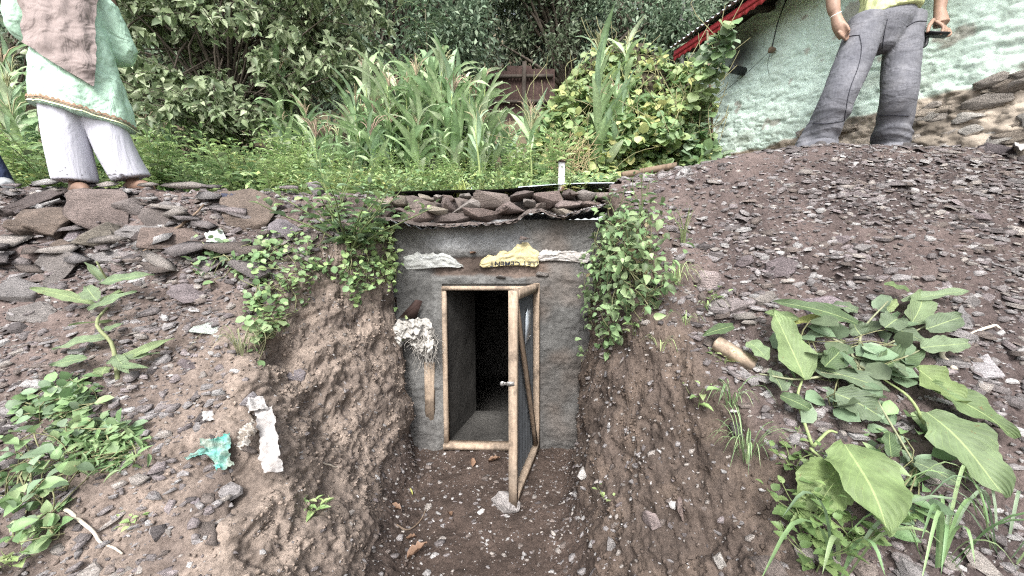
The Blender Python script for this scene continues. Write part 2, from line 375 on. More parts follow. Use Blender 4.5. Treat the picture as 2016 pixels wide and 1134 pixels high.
for a in [(470, 950, .09, .13, 1.8), (400, 900, .06, .07, 1.5), (450, 1000, .04, .05, 1), (545, 705, .05, .06, 1.6), (500, 610, .09, .10, .8), (740, 690, .07, .08, 1.6), (600, 620, .10, .07, 1.6),
          (680, 800, .06, .06, 1.8), (1190, 790, .05, .05, 1), (1230, 690, .09, .06, 1.3), (1640, 545, .08, .06, 1.6), (120, 470, .09, .07, 2), (60, 520, .07, .06, 2), (330, 700, .06, .03, 2)]: dent(*a)
Pn = Pn + N * disp[:, None]
Pn[:, 2] = np.where(wf > 0.9, zf + disp * 0.6, Pn[:, 2])
# soil colours: purple shale debris on the slopes, tan cut soil on one side of the trench, dark soil on the other and on the floor
nz = fbm(Pn * 3.0, 4); nz2 = fbm(Pn * 9.0 + 7, 3)
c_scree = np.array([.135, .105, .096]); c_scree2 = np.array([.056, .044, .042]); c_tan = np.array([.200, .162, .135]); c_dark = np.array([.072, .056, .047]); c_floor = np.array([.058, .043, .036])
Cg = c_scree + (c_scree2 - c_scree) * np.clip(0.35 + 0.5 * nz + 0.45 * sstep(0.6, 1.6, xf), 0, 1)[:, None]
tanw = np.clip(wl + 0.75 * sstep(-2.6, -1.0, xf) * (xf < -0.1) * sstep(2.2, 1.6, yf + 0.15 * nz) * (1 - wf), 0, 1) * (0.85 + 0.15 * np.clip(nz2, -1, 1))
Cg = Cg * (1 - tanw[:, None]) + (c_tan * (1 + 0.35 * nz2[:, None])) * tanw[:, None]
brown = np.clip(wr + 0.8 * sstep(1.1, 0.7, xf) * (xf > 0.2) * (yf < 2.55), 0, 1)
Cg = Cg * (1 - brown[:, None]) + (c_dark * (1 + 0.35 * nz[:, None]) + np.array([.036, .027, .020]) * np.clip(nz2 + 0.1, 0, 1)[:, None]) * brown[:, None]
Cg = Cg * (1 - wf[:, None]) + (c_floor * (1 + 0.3 * nz2[:, None])) * wf[:, None]
Cg = np.clip(Cg, 0.01, 1)
Fg = grid_faces(ny, nx)
fc = np.stack([xf, yf], 1)[Fg].mean(1)
hole = (fc[:, 0] > -0.86) & (fc[:, 0] < 0.78) & (fc[:, 1] > YW - 0.005) & (fc[:, 1] < 3.5)
Fg = Fg[~hole]
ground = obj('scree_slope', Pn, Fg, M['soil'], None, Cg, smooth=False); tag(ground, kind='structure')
# the near ground as a ray target
tri = np.concatenate([Fg[:, [0, 1, 2]], Fg[:, [0, 2, 3]]])
used = (np.abs(Pn[tri[:, 0], 0]) < 5) & (Pn[tri[:, 0], 1] > 0.4)
BVH = BVHTree.FromPolygons(Pn.tolist(), tri[used].tolist())
def hit(u, v):
    d = Vector(raydir(u, v)).normalized(); p, n, i, t = BVH.ray_cast(Vector((0, 0, 0)), d)
    k = 0
    while p is None and k < 40:          # just over the ridge: take the nearest ground below
        k += 1; d = Vector(raydir(min(u, 2010), v + 3 * k)).normalized(); p, n, i, t = BVH.ray_cast(Vector((0, 0, 0)), d)
    if p is None: return None
    if n.z < 0: n = -n
    return np.array(p), np.array(n), t
def down(x, y):
    p, n, i, t = BVH.ray_cast(Vector((x, y, 6)), Vector((0, 0, -1)))
    if p is None: return np.array([x, y, float(garden_z(np.array([x]), np.array([y]))[0])])
    return np.array(p)
def gz(x, y):
    if y < 3.35 and abs(x) < 5: return down(x, y)[2]
    return float(garden_z(np.array([float(x)]), np.array([float(y)]))[0])
# wide ground: the garden and the hill behind it, and the land round about
hx = axis([(-70, -8, 4), (-8, 8, .25), (8, 70, 4)]); hy = axis([(-50, -4, 4), (-4, 2.8, .3), (2.8, 3.6, .1), (3.6, 12, .25), (12, 80, 3)])
HX, HY = np.meshgrid(hx, hy); a, b = HX.ravel(), HY.ravel()
hz = slope_z(np.clip(a, -5.5, 5.5), b); hz = np.where(b > 3.2, garden_z(a, b), hz)
hz = hz + np.where(b > 3.4, 0.06 * fbm(np.stack([a * .7, b * .7, 0 * a], 1), 4) * np.clip((b - 3.4), 0, 3), 0) - 0.03
hz = np.where((np.abs(a) < 5.2) & (b < 3.0), -2.8, hz)
hc = np.array([.075, .062, .04]) * (1 + .4 * fbm(np.stack([a, b, 0 * a], 1), 3))[:, None]
hf = grid_faces(len(hy), len(hx)); hcn = np.stack([a, b], 1)[hf].mean(1); hf = hf[~((hcn[:, 0] > -1.0) & (hcn[:, 0] < .9) & (hcn[:, 1] > 2.7) & (hcn[:, 1] < 5.2))]
og = obj('garden_ground', np.stack([a, b, hz], 1), hf, M['soil'], None, np.clip(hc, .02, 1), smooth=True); tag(og, kind='structure')

# ------------------------------------------------------------------ the shale debris
PAL = np.array([[.20, .178, .176], [.275, .257, .255], [.40, .385, .378], [.18, .15, .135], [.11, .097, .096], [.235, .203, .204], [.31, .28, .258]])
def shards(n, prob, lo, hi, seed, pal_p, sides=5, lift=0.25, tilt=0.24):
    r = np.random.RandomState(seed); idx = r.choice(len(Pn), n, p=prob / prob.sum())
    pos = Pn[idx] + r.uniform(-.006, .006, (n, 3)) * np.array([1, 1, 0]); nn = N[idx]
    up = nn * 0.7 + np.array([0, -0.1, 0.75]) + tilt * r.normal(size=(n, 3)); up /= np.linalg.norm(up, axis=1)[:, None]
    x = r.normal(size=(n, 3)) * .55 + np.array([1.0, .1, -.1]); x -= up * (x * up).sum(1)[:, None]; x /= np.linalg.norm(x, axis=1)[:, None]; y = np.cross(up, x)
    L = lo * (hi / lo) ** (r.rand(n) ** 2.2); W = L * r.uniform(.4, .8, n); T = L * r.uniform(.06, .2, n)
    th = (np.arange(sides)[None] + r.uniform(-.38, .38, (n, sides))) * 2 * math.pi / sides; rad = r.uniform(.7, 1.15, (n, sides))
    c = (np.cos(th) * rad * L[:, None] / 2)[..., None] * x[:, None] + (np.sin(th) * rad * W[:, None] / 2)[..., None] * y[:, None]
    ctr = pos + up * (T * lift)[:, None]
    top = ctr[:, None] + c * r.uniform(.72, .98, (n, 1, 1)) + up[:, None] * (T[:, None, None] / 2) * (1 + r.uniform(-.5, .5, (n, sides, 1)))
    bot = ctr[:, None] + c - up[:, None] * (T[:, None, None] / 2)
    V = np.concatenate([top, bot], 1).reshape(-1, 3); o = (np.arange(n) * 2 * sides)[:, None]
    k = np.arange(sides); k2 = (k + 1) % sides
    side = np.stack([k, k + sides, k2 + sides, k2], 1)
    Fq = (o[:, :, None] + side[None]).reshape(-1, 4); Ft = o + k[None]
    col = PAL[r.choice(len(PAL), n, p=pal_p)] * r.uniform(.75, 1.25, (n, 1))
    return V, [Fq, Ft], np.repeat(col, 2 * sides, 0)
area = (np.gradient(X, axis=1) * np.gradient(Y, axis=0)).ravel() / np.maximum(N[:, 2], .15)
vis = area * (yf > 0.75) * (yf < 3.0) * (np.abs(xf) < 4.6) * ~((xf > -0.86) & (xf < .78) & (yf > YW - .02))
dist = np.linalg.norm(Pn, axis=1)
p_scree = vis * np.clip(1 - wl - wr - wf, 0.0, 1) * np.clip(1.15 - 1.05 * tanw, .08, 1) * (1 - 0.75 * brown) * np.clip(0.75 + 0.6 * nz, .1, 2)
p_all = vis * np.clip(0.25 + 0.5 * nz2, .05, 1) * (0.5 + 0.5 * (1 - wl))
pp = np.array([.26, .2, .09, .15, .1, .12, .08]); pb = np.array([.1, .2, .2, .2, .05, .05, .2])
parts = [shards(27000, p_scree, .014, .075, 1, pp, 5, .55), shards(26000, p_scree, .010, .032, 4, pp, 4, .4, .3), shards(6000, p_scree, .035, .11, 2, pp, 6, .6), shards(6000, p_all, .006, .022, 3, pb, 4), shards(1500, vis * wf * (yf > 1.2), .006, .035, 5, pb, 5), shards(130, vis * wf * (yf > 1.2), .03, .07, 7, pb, 6), shards(500, vis * sstep(.25, .0, np.minimum(np.abs(xf - foot_l(yf)), np.abs(xf - foot_r(yf)))) * (zf < -1.3), .012, .05, 8, pb, 5), shards(1400, vis * wr, .012, .055, 6, pb, 5, .15), shards(900, vis * wl, .010, .04, 9, pb, 5, .15)]
V, F, c = join(parts)
tag(obj('shale_gravel', V, F, M['shale'], None, c), 'loose purple grey shale chips scattered over both slopes and the trench', 'gravel', kind='stuff')
# crumbs and clods of the cut soil
def crumbs(n, prob, lo, hi, seed):
    r = np.random.RandomState(seed); idx = r.choice(len(Pn), n, p=prob / prob.sum())
    T = [rock(900 + k, (1, .9, .8), 9, 0, 0) for k in range(6)]; out = []
    for k in range(6):
        ii = idx[k::6]; m = len(ii); V, F = T[k]; S = lo * (hi / lo) ** (r.rand(m) ** 2.5)
        q = r.normal(size=(m, 4)); q /= np.linalg.norm(q, axis=1)[:, None]; a, b, c, d = q.T
        Rm = np.stack([1 - 2 * (c * c + d * d), 2 * (b * c - a * d), 2 * (b * d + a * c), 2 * (b * c + a * d), 1 - 2 * (b * b + d * d), 2 * (c * d - a * b), 2 * (b * d - a * c), 2 * (c * d + a * b), 1 - 2 * (b * b + c * c)], 1).reshape(m, 3, 3)
        W = np.einsum('mij,vj->mvi', Rm, V) * S[:, None, None] + (Pn[ii] + N[ii] * (S * .15)[:, None])[:, None]
        out.append((W.reshape(-1, 3), (F[None] + (np.arange(m) * len(V))[:, None, None]).reshape(-1, 3), np.repeat(Cg[ii] * r.uniform(.75, 1.3, (m, 1)), len(V), 0)))
    return join(out)
V, F, c = crumbs(12000, vis * (wl * 1.0 + wr * 1.2 + wf * .5 + .35 * tanw) * np.clip(.5 + nz2, .05, 2), .004, .026, 41)
tag(obj('soil_crumbs', V, F, M['soil'], None, c), 'crumbly brown soil clods on the cut banks of the trench', 'soil', kind='stuff')
# the larger flakes that can be told apart: pieces of the slope
templates = []
for k in range(14):
    r = np.random.RandomState(100 + k); V, F = rock(100 + k, (1, r.uniform(.5, .85), r.uniform(.07, .2)), 10, 0, 0, .12)
    templates.append(mesh_np('stone', V, F, M['shale'], np.tile(PAL[[0, 1, 5, 3, 0, 2, 6][k % 7]] * r.uniform(.8, 1.15), (len(V), 1))))
idx = np.random.RandomState(9).choice(len(Pn), 270, p=p_scree / p_scree.sum()); r = np.random.RandomState(10)
for k, i in enumerate(idx):
    o = bpy.data.objects.new('stone', templates[k % 14]); link(o, ground); s = .07 * (2.6 ** (r.rand() ** 1.7))
    n = N[i] * .8 + np.array([0, -.1, .6]) + .2 * r.normal(size=3); Rm = rot_to(n, r.normal() * .6)
    o.matrix_local = Matrix.Translation(Vector(Pn[i] + N[i] * s * .05 - BASE[ground])) @ Matrix(Rm.tolist()).to_4x4() @ Matrix.Diagonal((s, s, s * .6, 1))

# thin slabs lying one on another along the bank under the people
r = np.random.RandomState(12); cand = np.where((xf < -1.35) & (xf > -3.9) & (yf > 1.95) & (yf < 2.62))[0]
for k in range(80):
    i = r.choice(cand); s = .10 * (3.2 ** (r.rand() ** 1.4)); o = bpy.data.objects.new('stone', templates[r.randint(14)]); link(o, ground)
    n = N[i] * .35 + np.array([.12, -.25, 1.]) + .16 * r.normal(size=3); Rm = rot_to(n, r.normal() * .35)
    o.matrix_local = Matrix.Translation(Vector(Pn[i] + np.array([0, -.02, .02 + .1 * s]) - BASE[ground])) @ Matrix(Rm.tolist()).to_4x4() @ Matrix.Diagonal((s, s * .8, s * r.uniform(.9, 1.5), 1))
# ------------------------------------------------------------------ root cellar
cellar = thing('root_cellar', (-.15, YW, FLOOR), 'low root cellar dug into the bank with grey cement front', 'cellar')
OX0, OX1, OZ0, OZ1 = -0.515, 0.175, -1.515, -0.285
LEAN = 0.035
wx = axis([(-1.25, OX0, .011), (OX0, OX1, .0115), (OX1, 0.95, .011)]); wz = axis([(-1.85, OZ0, .012), (OZ0, OZ1, .0125), (OZ1, .20, .011)])
A, B = np.meshgrid(wx, wz); a, b = A.ravel(), B.ravel()
edge = np.minimum.reduce([np.maximum(np.maximum(OX0 - a, a - OX1), np.maximum(OZ0 - b, b - OZ1))])
q3 = np.stack([a, 0 * a, b], 1)
dn = .014 * fbm(q3 * 5, 4) + .008 * ridged(q3 * 11, 4) + .006 * (.5 - worley(q3 * 26)) + .004 * noise(q3 * 60)
lint = sstep(-.18, -.16, b) - sstep(-.03, -.02, b)                     # the rougher mud band over the lintel lies back
crack = np.clip(ridged(q3 * np.array([4, 1, 4]) + 3, 3) - 1.35, 0, 1)
upper = sstep(-.06, .0, b)
dn = dn + .015 * upper - .02 * (sstep(-.215, -.20, b) - sstep(-.075, -.06, b)) * sstep(-.62, -.56, a) * sstep(.24, .18, a) - .02 * crack
dn *= sstep(0.0, .05, edge)
V = np.stack([a, YW - dn + LEAN * (b + .9), b], 1)
Fw = grid_faces(len(wz), len(wx)); c = np.stack([a, b], 1)[Fw].mean(1)
Fw = Fw[~((c[:, 0] > OX0) & (c[:, 0] < OX1) & (c[:, 1] > OZ0) & (c[:, 1] < OZ1))]
n1 = fbm(q3 * 2.2 + 4, 4)[:, None]; n2 = fbm(q3 * 7 + 1, 4)[:, None]
cw = np.array([.105, .104, .101]) * (1 + .3 * n1 + .15 * n2)
pale = np.clip(sstep(-.05, .03, b) * sstep(.16, .0, a) * sstep(-.75, -.5, a), 0, 1)[:, None]
cw = cw * (1 - pale) + np.array([.235, .24, .245]) * (1 + .25 * n2) * pale
mud = (sstep(-.22, -.20, b + .02 * n2[:, 0]) - sstep(-.08, -.06, b + .02 * n2[:, 0]))[:, None] * sstep(-.62, -.55, a)[:, None] * sstep(.30, .2, a)[:, None]
cw = cw * (1 - mud) + np.array([.085, .066, .056]) * (1 + .4 * n2) * mud
jamb = (sstep(.09, .05, edge) * (a < -.2))[:, None]; cw = cw * (1 - jamb * .6) + np.array([.14, .14, .136]) * jamb * .6
brownish = np.clip(.6 * fbm(q3 * 3 + 20, 3) - .1, 0, .6)[:, None] * (a > .1)[:, None]; cw = cw * (1 - brownish) + np.array([.11, .08, .062]) * brownish
damp = sstep(-1.0, -1.6, b + .2 * n1[:, 0])[:, None] * .35; cw = cw * (1 - damp) + np.array([.07, .06, .055]) * damp
obj('wall', V, Fw, M['plaster'], cellar, np.clip(cw, .01, 1), smooth=True)
# passage and chamber behind the door
def wallsheet(corners, n, m, amp=.008, seed=0):
    c = np.asarray(corners, float); s = np.linspace(0, 1, n)[:, None, None]; t = np.linspace(0, 1, m)[None, :, None]
    V = ((c[0] * (1 - t) + c[1] * t) * (1 - s) + (c[3] * (1 - t) + c[2] * t) * s).reshape(-1, 3)
    e = np.minimum(np.minimum(s, 1 - s), np.minimum(t, 1 - t)).reshape(-1)
    V += amp * np.stack([fbm(V * 6 + 5 * k + seed, 4) for k in range(3)], 1) * np.clip(e * 8, 0, 1)[:, None]
    return V, grid_faces(n, m)
zt, zb, ym, ye = OZ1 + .02, OZ0 - .01, 3.17, 4.9
pl, pr = (-.335, .36)
prt = [wallsheet([(OX0, YW, zb), (pl, ym, zb), (pl, ym, zt), (OX0, YW, zt)], 40, 24), wallsheet([(OX1, YW, zb), (pr, ym, zb), (pr, ym, zt), (OX1, YW, zt)], 20, 12, seed=3),
       wallsheet([(OX0 - .01, YW - .01, zb), (OX1 + .01, YW - .01, zb), (pr, ym, zb + .01), (pl, ym, zb + .01)], 30, 30, .012, 5), wallsheet([(OX0, YW, zt), (OX1, YW, zt), (pr, ym, zt), (pl, ym, zt)], 12, 12, seed=8),
       wallsheet([(pl, ym, zb), (pl - .45, ym + .02, zb), (pl - .45, ym + .02, zt), (pl, ym, zt)], 20, 8), wallsheet([(pr, ym, zb), (pr + .4, ym + .02, zb), (pr + .4, ym + .02, zt), (pr, ym, zt)], 20, 8)]
x0, x1, zb2 = pl - .45, pr + .4, zb - .30
prt += [wallsheet([(x0, ym, zb2), (x0, ye, zb2), (x0, ye, zt), (x0, ym, zt)], 10, 14), wallsheet([(x1, ym, zb2), (x1, ye, zb2), (x1, ye, zt), (x1, ym, zt)], 10, 14), wallsheet([(x0, ye, zb2), (x1, ye, zb2), (x1, ye, zt), (x0, ye, zt)], 10, 14),
        wallsheet([(x0, ym, zb2), (x1, ym, zb2), (x1, ye, zb2), (x0, ye, zb2)], 14, 14), wallsheet([(x0, ym, zt), (x1, ym, zt), (x1, ye, zt), (x0, ye, zt)], 8, 8), wallsheet([(x0, ym, zb2), (x1, ym, zb2), (x1, ym, zb), (x0, ym, zb)], 8, 8)]
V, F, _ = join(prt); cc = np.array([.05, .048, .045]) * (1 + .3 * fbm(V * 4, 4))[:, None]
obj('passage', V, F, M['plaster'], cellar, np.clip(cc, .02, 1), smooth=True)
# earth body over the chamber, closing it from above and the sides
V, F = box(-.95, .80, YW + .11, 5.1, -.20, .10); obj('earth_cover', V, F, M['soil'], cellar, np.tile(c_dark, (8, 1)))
# door frame of sawn battens
fr = sub_empty('door_frame', cellar)
yl = YW + .012
for nm, a0, b0, wd in (('jamb', (OX0 + .014, yl - .025, OZ0), (OX0 + .012, yl + .02, OZ1 - .0), .032), ('jamb', (OX1 - .01, yl - .025, OZ0), (OX1 - .012, yl + .02, OZ1), .03)):
    V, F = timber(a0, b0, wd, .07, (1, 0, 0)); obj(nm, V, F, M['wood'], fr)
V, F = timber((OX0, yl + .012, OZ1 - .012), (OX1, yl + .012, OZ1 - .014), .028, .07, (0, 0, 1)); obj('head', V, F, M['wood'], fr)
V, F = timber((OX0 - .005, yl - .05, OZ0 + .018), (OX1, yl - .05, OZ0 + .005), .036, .075, (0, 0, 1)); obj('sill', V, F, M['wood'], fr)
# the door, swung open towards the trench: a batten frame, corrugated sheet and a slanting brace
door = sub_empty('door', cellar)
HT, HB = np.array([.182, YW - .045, -.255]), np.array([.190, YW - .085, -1.485]); FT, FB = P(1011, 572, 1.93), P(1011, 994, 1.93)
dw = (FT - HT); dw[2] = 0; dw /= np.linalg.norm(dw); dnrm = np.cross(dw, [0, 0, 1]); dnrm *= np.sign(dnrm[0])   # outer face turns to +x
def DQ(s, t, off=0.0): return (HT * (1 - s) + FT * s) * t + (HB * (1 - s) + FB * s) * (1 - t) + dnrm * off
st = .046
V, F = timber(DQ(1, 0), DQ(1, 1), st, .046, dw); obj('stile', V, F, M['wood'], door)
V, F = timber(DQ(.035, 0), DQ(.035, 1), st, .04, dw); obj('stile', V, F, M['wood'], door)
V, F = timber(DQ(.06, .978), DQ(.968, .978), .05, .04, (0, 0, 1)); obj('rail', V, F, M['wood'], door)
V, F = timber(DQ(.06, .022), DQ(.968, .022), .05, .04, (0, 0, 1)); obj('rail', V, F, M['wood'], door)
V, F = timber(DQ(.10, .04, .004), DQ(.955, .945, .004), .042, .022, dw, .004); obj('brace', V, F, M['old_wood'], door)
n, m = 90, 6; s = np.linspace(.02, .98, n); t = np.linspace(.01, .99, m)
V = np.array([DQ(si, ti, -.024 + .008 * math.sin(si * 2 * math.pi * 9)) for ti in t for si in s]); F = grid_faces(m, n)
V2 = V - dnrm * .0015; V, F, _ = join([(V, F), (V2, F[:, ::-1])]); obj('metal_sheet', V, F, M['door_sheet'], door, smooth=True)
V = np.array([DQ(*k) for k in ((.30, .72, -.006), (.52, .70, -.008), (.50, .86, -.006), (.43, .88, -.004), (.41, .865, -.006), (.30, .865, -.006))])
V = np.vstack([V, V - dnrm * .002]); F = [np.array([[0, 1, 2, 3], [0, 3, 4, 5], [7, 6, 11, 10], [8, 7, 10, 9]]), np.array([[i, i + 6, (i + 1) % 6 + 6, (i + 1) % 6] for i in range(6)])]
obj('tin_patch', V, F, M['tin_pale'], door)
hp = DQ(1, .59) - dw * 0; hx_ = dw
def disc(c, axis_, r, th, seg=12, sq=1.0):
    V, F = tube([np.asarray(c) - np.asarray(axis_) * th / 2, np.asarray(c) + np.asarray(axis_) * th / 2], r, seg); return V, F
cf = DQ(1, .59) + dw * .026
V, F, _ = join([box(-.03, .012, -.001, .001, -.012, .012), box(-.055, -.028, -.003, .003, -.007, .007), tube([(-.055, -.001, 0), (-.055, .006, 0)], .014, 10), tube([(-.02, -.004, .004), (-.02, .004, .004)], .004, 6), tube([(-.03, 0, 0), (-.036, -.006, .009), (-.046, -.006, .011), (-.05, -.0, 0)], .003, 6)])
V = V * np.array([1, 1, 1]) + cf; obj('hasp', V, F, M['steel'], door)
# corrugated roof sheet, bent along its front edge, and the bed of gravel on it
eu = [770, 792, 828, 876, 940, 985, 1017, 1038, 1067, 1100, 1127, 1163, 1200, 1240]; ev = [437, 440, 449, 446, 445, 441, 436, 421, 416, 429, 422, 412, 404, 398]
YE = 2.47; ex = np.array([P(u, v, YE) for u, v in zip(eu, ev)])
sx = np.linspace(ex[0, 0], ex[-1, 0], 240); sy = np.linspace(0, 1, 24)
zed = np.interp(sx, ex[:, 0], ex[:, 2]); zed = np.convolve(np.pad(zed, 4, 'edge'), np.ones(9) / 9, 'valid')
corr = .008 * np.sin(sx * 2 * math.pi / .076) + .003 * np.sin(sx * 23)
V = np.array([(x, YE + .02 * math.sin(x * 9) * (1 - s) + 1.0 * s, z * (1 - s * .6) + c * (1 - .3 * s) + .16 * s) for s in sy for x, z, c in zip(sx, zed, corr)])
F = grid_faces(24, 240); V, F, _ = join([(V, F), (V - np.array([0, 0, .002]), F[:, ::-1])])
obj('roof_sheet', V, F, M['tin'], cellar, smooth=True)
gxx = np.linspace(-1.15, 1.0, 160); gyy = np.concatenate([np.linspace(YE + .012, 3.2, 80), np.linspace(3.25, 5.35, 30)]); AA, BB = np.meshgrid(gxx, gyy); aa, bb = AA.ravel(), BB.ravel()
ze = np.interp(aa, sx, zed)
zz = ze + .004 + (.36 - ze) * sstep(.13, .34, bb - YE) + .016 * fbm(np.stack([aa * 9, bb * 9, 0 * aa], 1), 4)
zz = zz + (garden_z(aa, bb) - .36) * sstep(3.0, 4.2, bb) * 0.7
vis_ = sstep(.45, .1, aa) * .02 * sstep(0, .03, bb - YE) + 0
gb = np.stack([aa, bb, zz + vis_ - .012 * (bb - YE < .02)], 1)
bed = obj('gravel_bed', gb, grid_faces(110, 160), M['soil'], cellar, np.tile(np.array([.09, .075, .068]), (len(gb), 1)) * (1 + .3 * fbm(gb * 12, 3))[:, None], smooth=True)  # bed coloured dark so the gaps between the roof stones look shaded
r = np.random.RandomState(21); n = 1500; px = r.uniform(-1.0, .75, n); py = YE + .012 + r.rand(n) ** 1.8 * .5; 
pz = np.interp(px, sx, zed) + .006 + (.36 - np.interp(px, sx, zed)) * sstep(.13, .34, py - YE)
pc = []
for k in range(n):
    s = r.uniform(.008, .03); V, F = rock(300 + k % 9, (s, s * .7, s * .4), 8, 0, 0); Rm = rot_to(r.normal(size=3) * .3 + np.array([0, 0, 1]), r.uniform(0, 6))
    pc.append((V @ Rm.T + np.array([px[k], py[k], pz[k] + s * .3]), F, np.tile(PAL[r.choice(7, p=pb)] * r.uniform(.8, 1.3), (len(V), 1))))
V, F, c = join(pc); o = obj('roof_gravel', V, F, M['shale'], cellar, c); o['kind'] = 'stuff'
# black liner and the pale tin lying on the roof
pth = [P(u, v, 2.84) for u, v in ((770, 377), (830, 376), (900, 375), (960, 374), (1000, 372), (1040, 368))]
pth = spline(pth, 50); V = np.concatenate([pth + np.array([0, 0, .004]) + .004 * np.stack([noise(pth * 9 + k) for k in range(3)], 1), pth + np.array([0, .01, -.004]), pth + np.array([0, .5, .0])])
obj('black_liner', V, grid_faces(3, 50), M['black'], cellar)
pth = spline([P(u, v, 2.93) for u, v in ((1020, 369), (1060, 366), (1100, 363), (1160, 361), (1230, 360))], 30)
V = np.concatenate([pth + np.array([0, -.02, -.004]), pth + np.array([0, 0, .006]), pth + np.array([0, .7, .045])]); obj('roof_sheet', V, grid_faces(3, 30), M['tin_pale'], cellar, smooth=True)
# cement bags built into the wall: ragged plaster edge on top, bulging belly below
def bag(u0, u1, v0, v1, top, colr, col2, seed, bulge=.013):
    nu, nv = 70, 26; r = np.random.RandomState(seed); V = []; C = []
    for j in range(nv):
        for i in range(nu):
            s = i / (nu - 1); t = j / (nv - 1); u = u0 + (u1 - u0) * s
            vt = np.interp(s, np.linspace(0, 1, len(top)), top) + 2.2 * noise(np.array([[s * 26, seed, 0]]))[0] + 1.2 * noise(np.array([[s * 70, seed, 0]]))[0]
            vb = v1 + 2.5 * math.sin(s * 5 + seed) - (0 if .06 < s < .94 else 7 * (abs(s - .5) - .44) / .06)
            vb = max(vb, vt + 3)
            v = vt + (vb - vt) * t; p = P(u, v, YW)
            ends = min(1, s / .07) * min(1, (1 - s) / .07); prof = math.sin(min(1, t * 1.12) ** .8 * math.pi * .93) if t > 0 else 0
            off = .006 + bulge * prof * ends ** .5 + .006 * noise(np.array([[s * 9, t * 7, seed]]))[0] + .004 * abs(noise(np.array([[s * 30, t * 5, seed + 4]]))[0])
            if t > .97: off = -.01
            p = p + np.array([0, LEAN * (p[2] + .9) - off - .012, 0]); V.append(p)
            dirt = .5 + .5 * noise(np.array([[s * 12, t * 3, seed + 2]]))[0]; C.append(np.array(colr) * (1 - .45 * dirt * (1 - t * .3)) + np.array(col2) * .45 * dirt)
    return np.array(V), grid_faces(nv, nu), np.array(C)
b1 = bag(794, 912, 0, 529, [503, 501, 497, 500, 498, 500, 497, 502, 513, 525], (.38, .39, .375), (.15, .15, .14), 1)
b2 = bag(944, 1061, 0, 526, [517, 507, 500, 503, 494, 492, 486, 478, 476, 478, 489, 496], (.48, .42, .23), (.22, .19, .12), 2)
b3 = bag(1058, 1162, 0, 516, [500, 491, 493, 495, 491, 489, 492, 495, 494, 500], (.36, .345, .33), (.15, .125, .11), 3, .013)
bo = [obj('cement_bag', *b[:2], M['sack'], cellar, b[2], smooth=True) for b in (b1, b2, b3)]
bo[0]['label'] = 'white cement bag with faint print'; bo[1]['label'] = 'yellow cement bag with black lettering upside down'; bo[2]['label'] = 'dirty white cement bag'
BVB = [BVHTree.FromPolygons(b[0].tolist(), b[1].tolist()) for b in (b1, b2, b3)]
def lettering(txt, uc, vc, hpx, wpx, bi, flip, mat):
    cu = bpy.data.curves.new('lettering', 'FONT'); cu.body = txt; cu.align_x = 'CENTER'; cu.align_y = 'CENTER'; cu.resolution_u = 2; cu.offset = .012
    t = bpy.data.objects.new('lettering', cu); COL.objects.link(t); dg = bpy.context.evaluated_depsgraph_get(); dg.update()
    me = t.evaluated_get(dg).to_mesh(); bm = bmesh.new(); bm.from_mesh(me); bmesh.ops.triangulate(bm, faces=bm.faces[:])
    for _ in range(2): bmesh.ops.subdivide_edges(bm, edges=[e for e in bm.edges if e.calc_length() > .18], cuts=1)
    bmesh.ops.triangulate(bm, faces=bm.faces[:]); bm.verts.index_update()
    V = np.array([v.co[:] for v in bm.verts]); F = np.array([[v.index for v in f.verts] for f in bm.faces]); bm.free()
    t.to_mesh_clear() if hasattr(t, 'to_mesh_clear') else None
    bpy.data.objects.remove(t); bpy.data.curves.remove(cu)
    e = V[:, :2]; e = (e - (e.min(0) + e.max(0)) / 2) / (e.max(0) - e.min(0))
    if flip: e = -e
    W = []; ok = []
    for x, y in e:
        p = P(uc + x * wpx, vc - y * hpx, YW); h = BVB[bi].ray_cast(Vector((p[0], 1.5, p[2])), Vector((0, 1, 0)))
        if h[0] is None: W.append((p[0], YW, p[2])); ok.append(False)
        else: W.append((h[0].x, h[0].y - .0025, h[0].z)); ok.append(True)
    ok = np.array(ok); F = F[ok[F].all(1)]
    obj('lettering', np.array(W), F, mat, bo[bi])
lettering('LLEY CEMENT', 1012, 520, 11, 96, 1, True, M['ink'])
lettering('PC CEMENT', 847, 507, 6, 44, 0, False, m_plain('faded_ink', (.28, .29, .29), .8, .2, 90, .5))
# stub of a broken lath sticking in the plaster
V, F = rock(77, (.10, .05, .03), 14, 1, .06); o = obj('embedded_stone', V @ rot_to((0.1, -.2, 1), .25).T + P(1033, 469, YW - .03), F, M['shale'], cellar, np.tile([.15, .12, .11], (len(V), 1)))
for k, (u, v, s_) in enumerate(((930, 497, .05), (1068, 540, .12), (985, 545, .09))):
    V, F = rock(80 + k, (s_, .05, s_ * .4), 14, 1, .06); obj('embedded_stone', V + P(u, v, YW + .008), F, M['shale'], cellar, np.tile([.16, .145, .135] if k else [.2, .12, .08], (len(V), 1)))
V, F = box(-.038, .038, -.006, .008, -.27, .27); V[:, 0] *= 1.0; V[[0, 1], 0] *= .75
Rm = rot_to((0.03, -.04, 1), 0); obj('board', V @ Rm.T + P(846, 780, YW - .02), F, M['wood'], cellar)
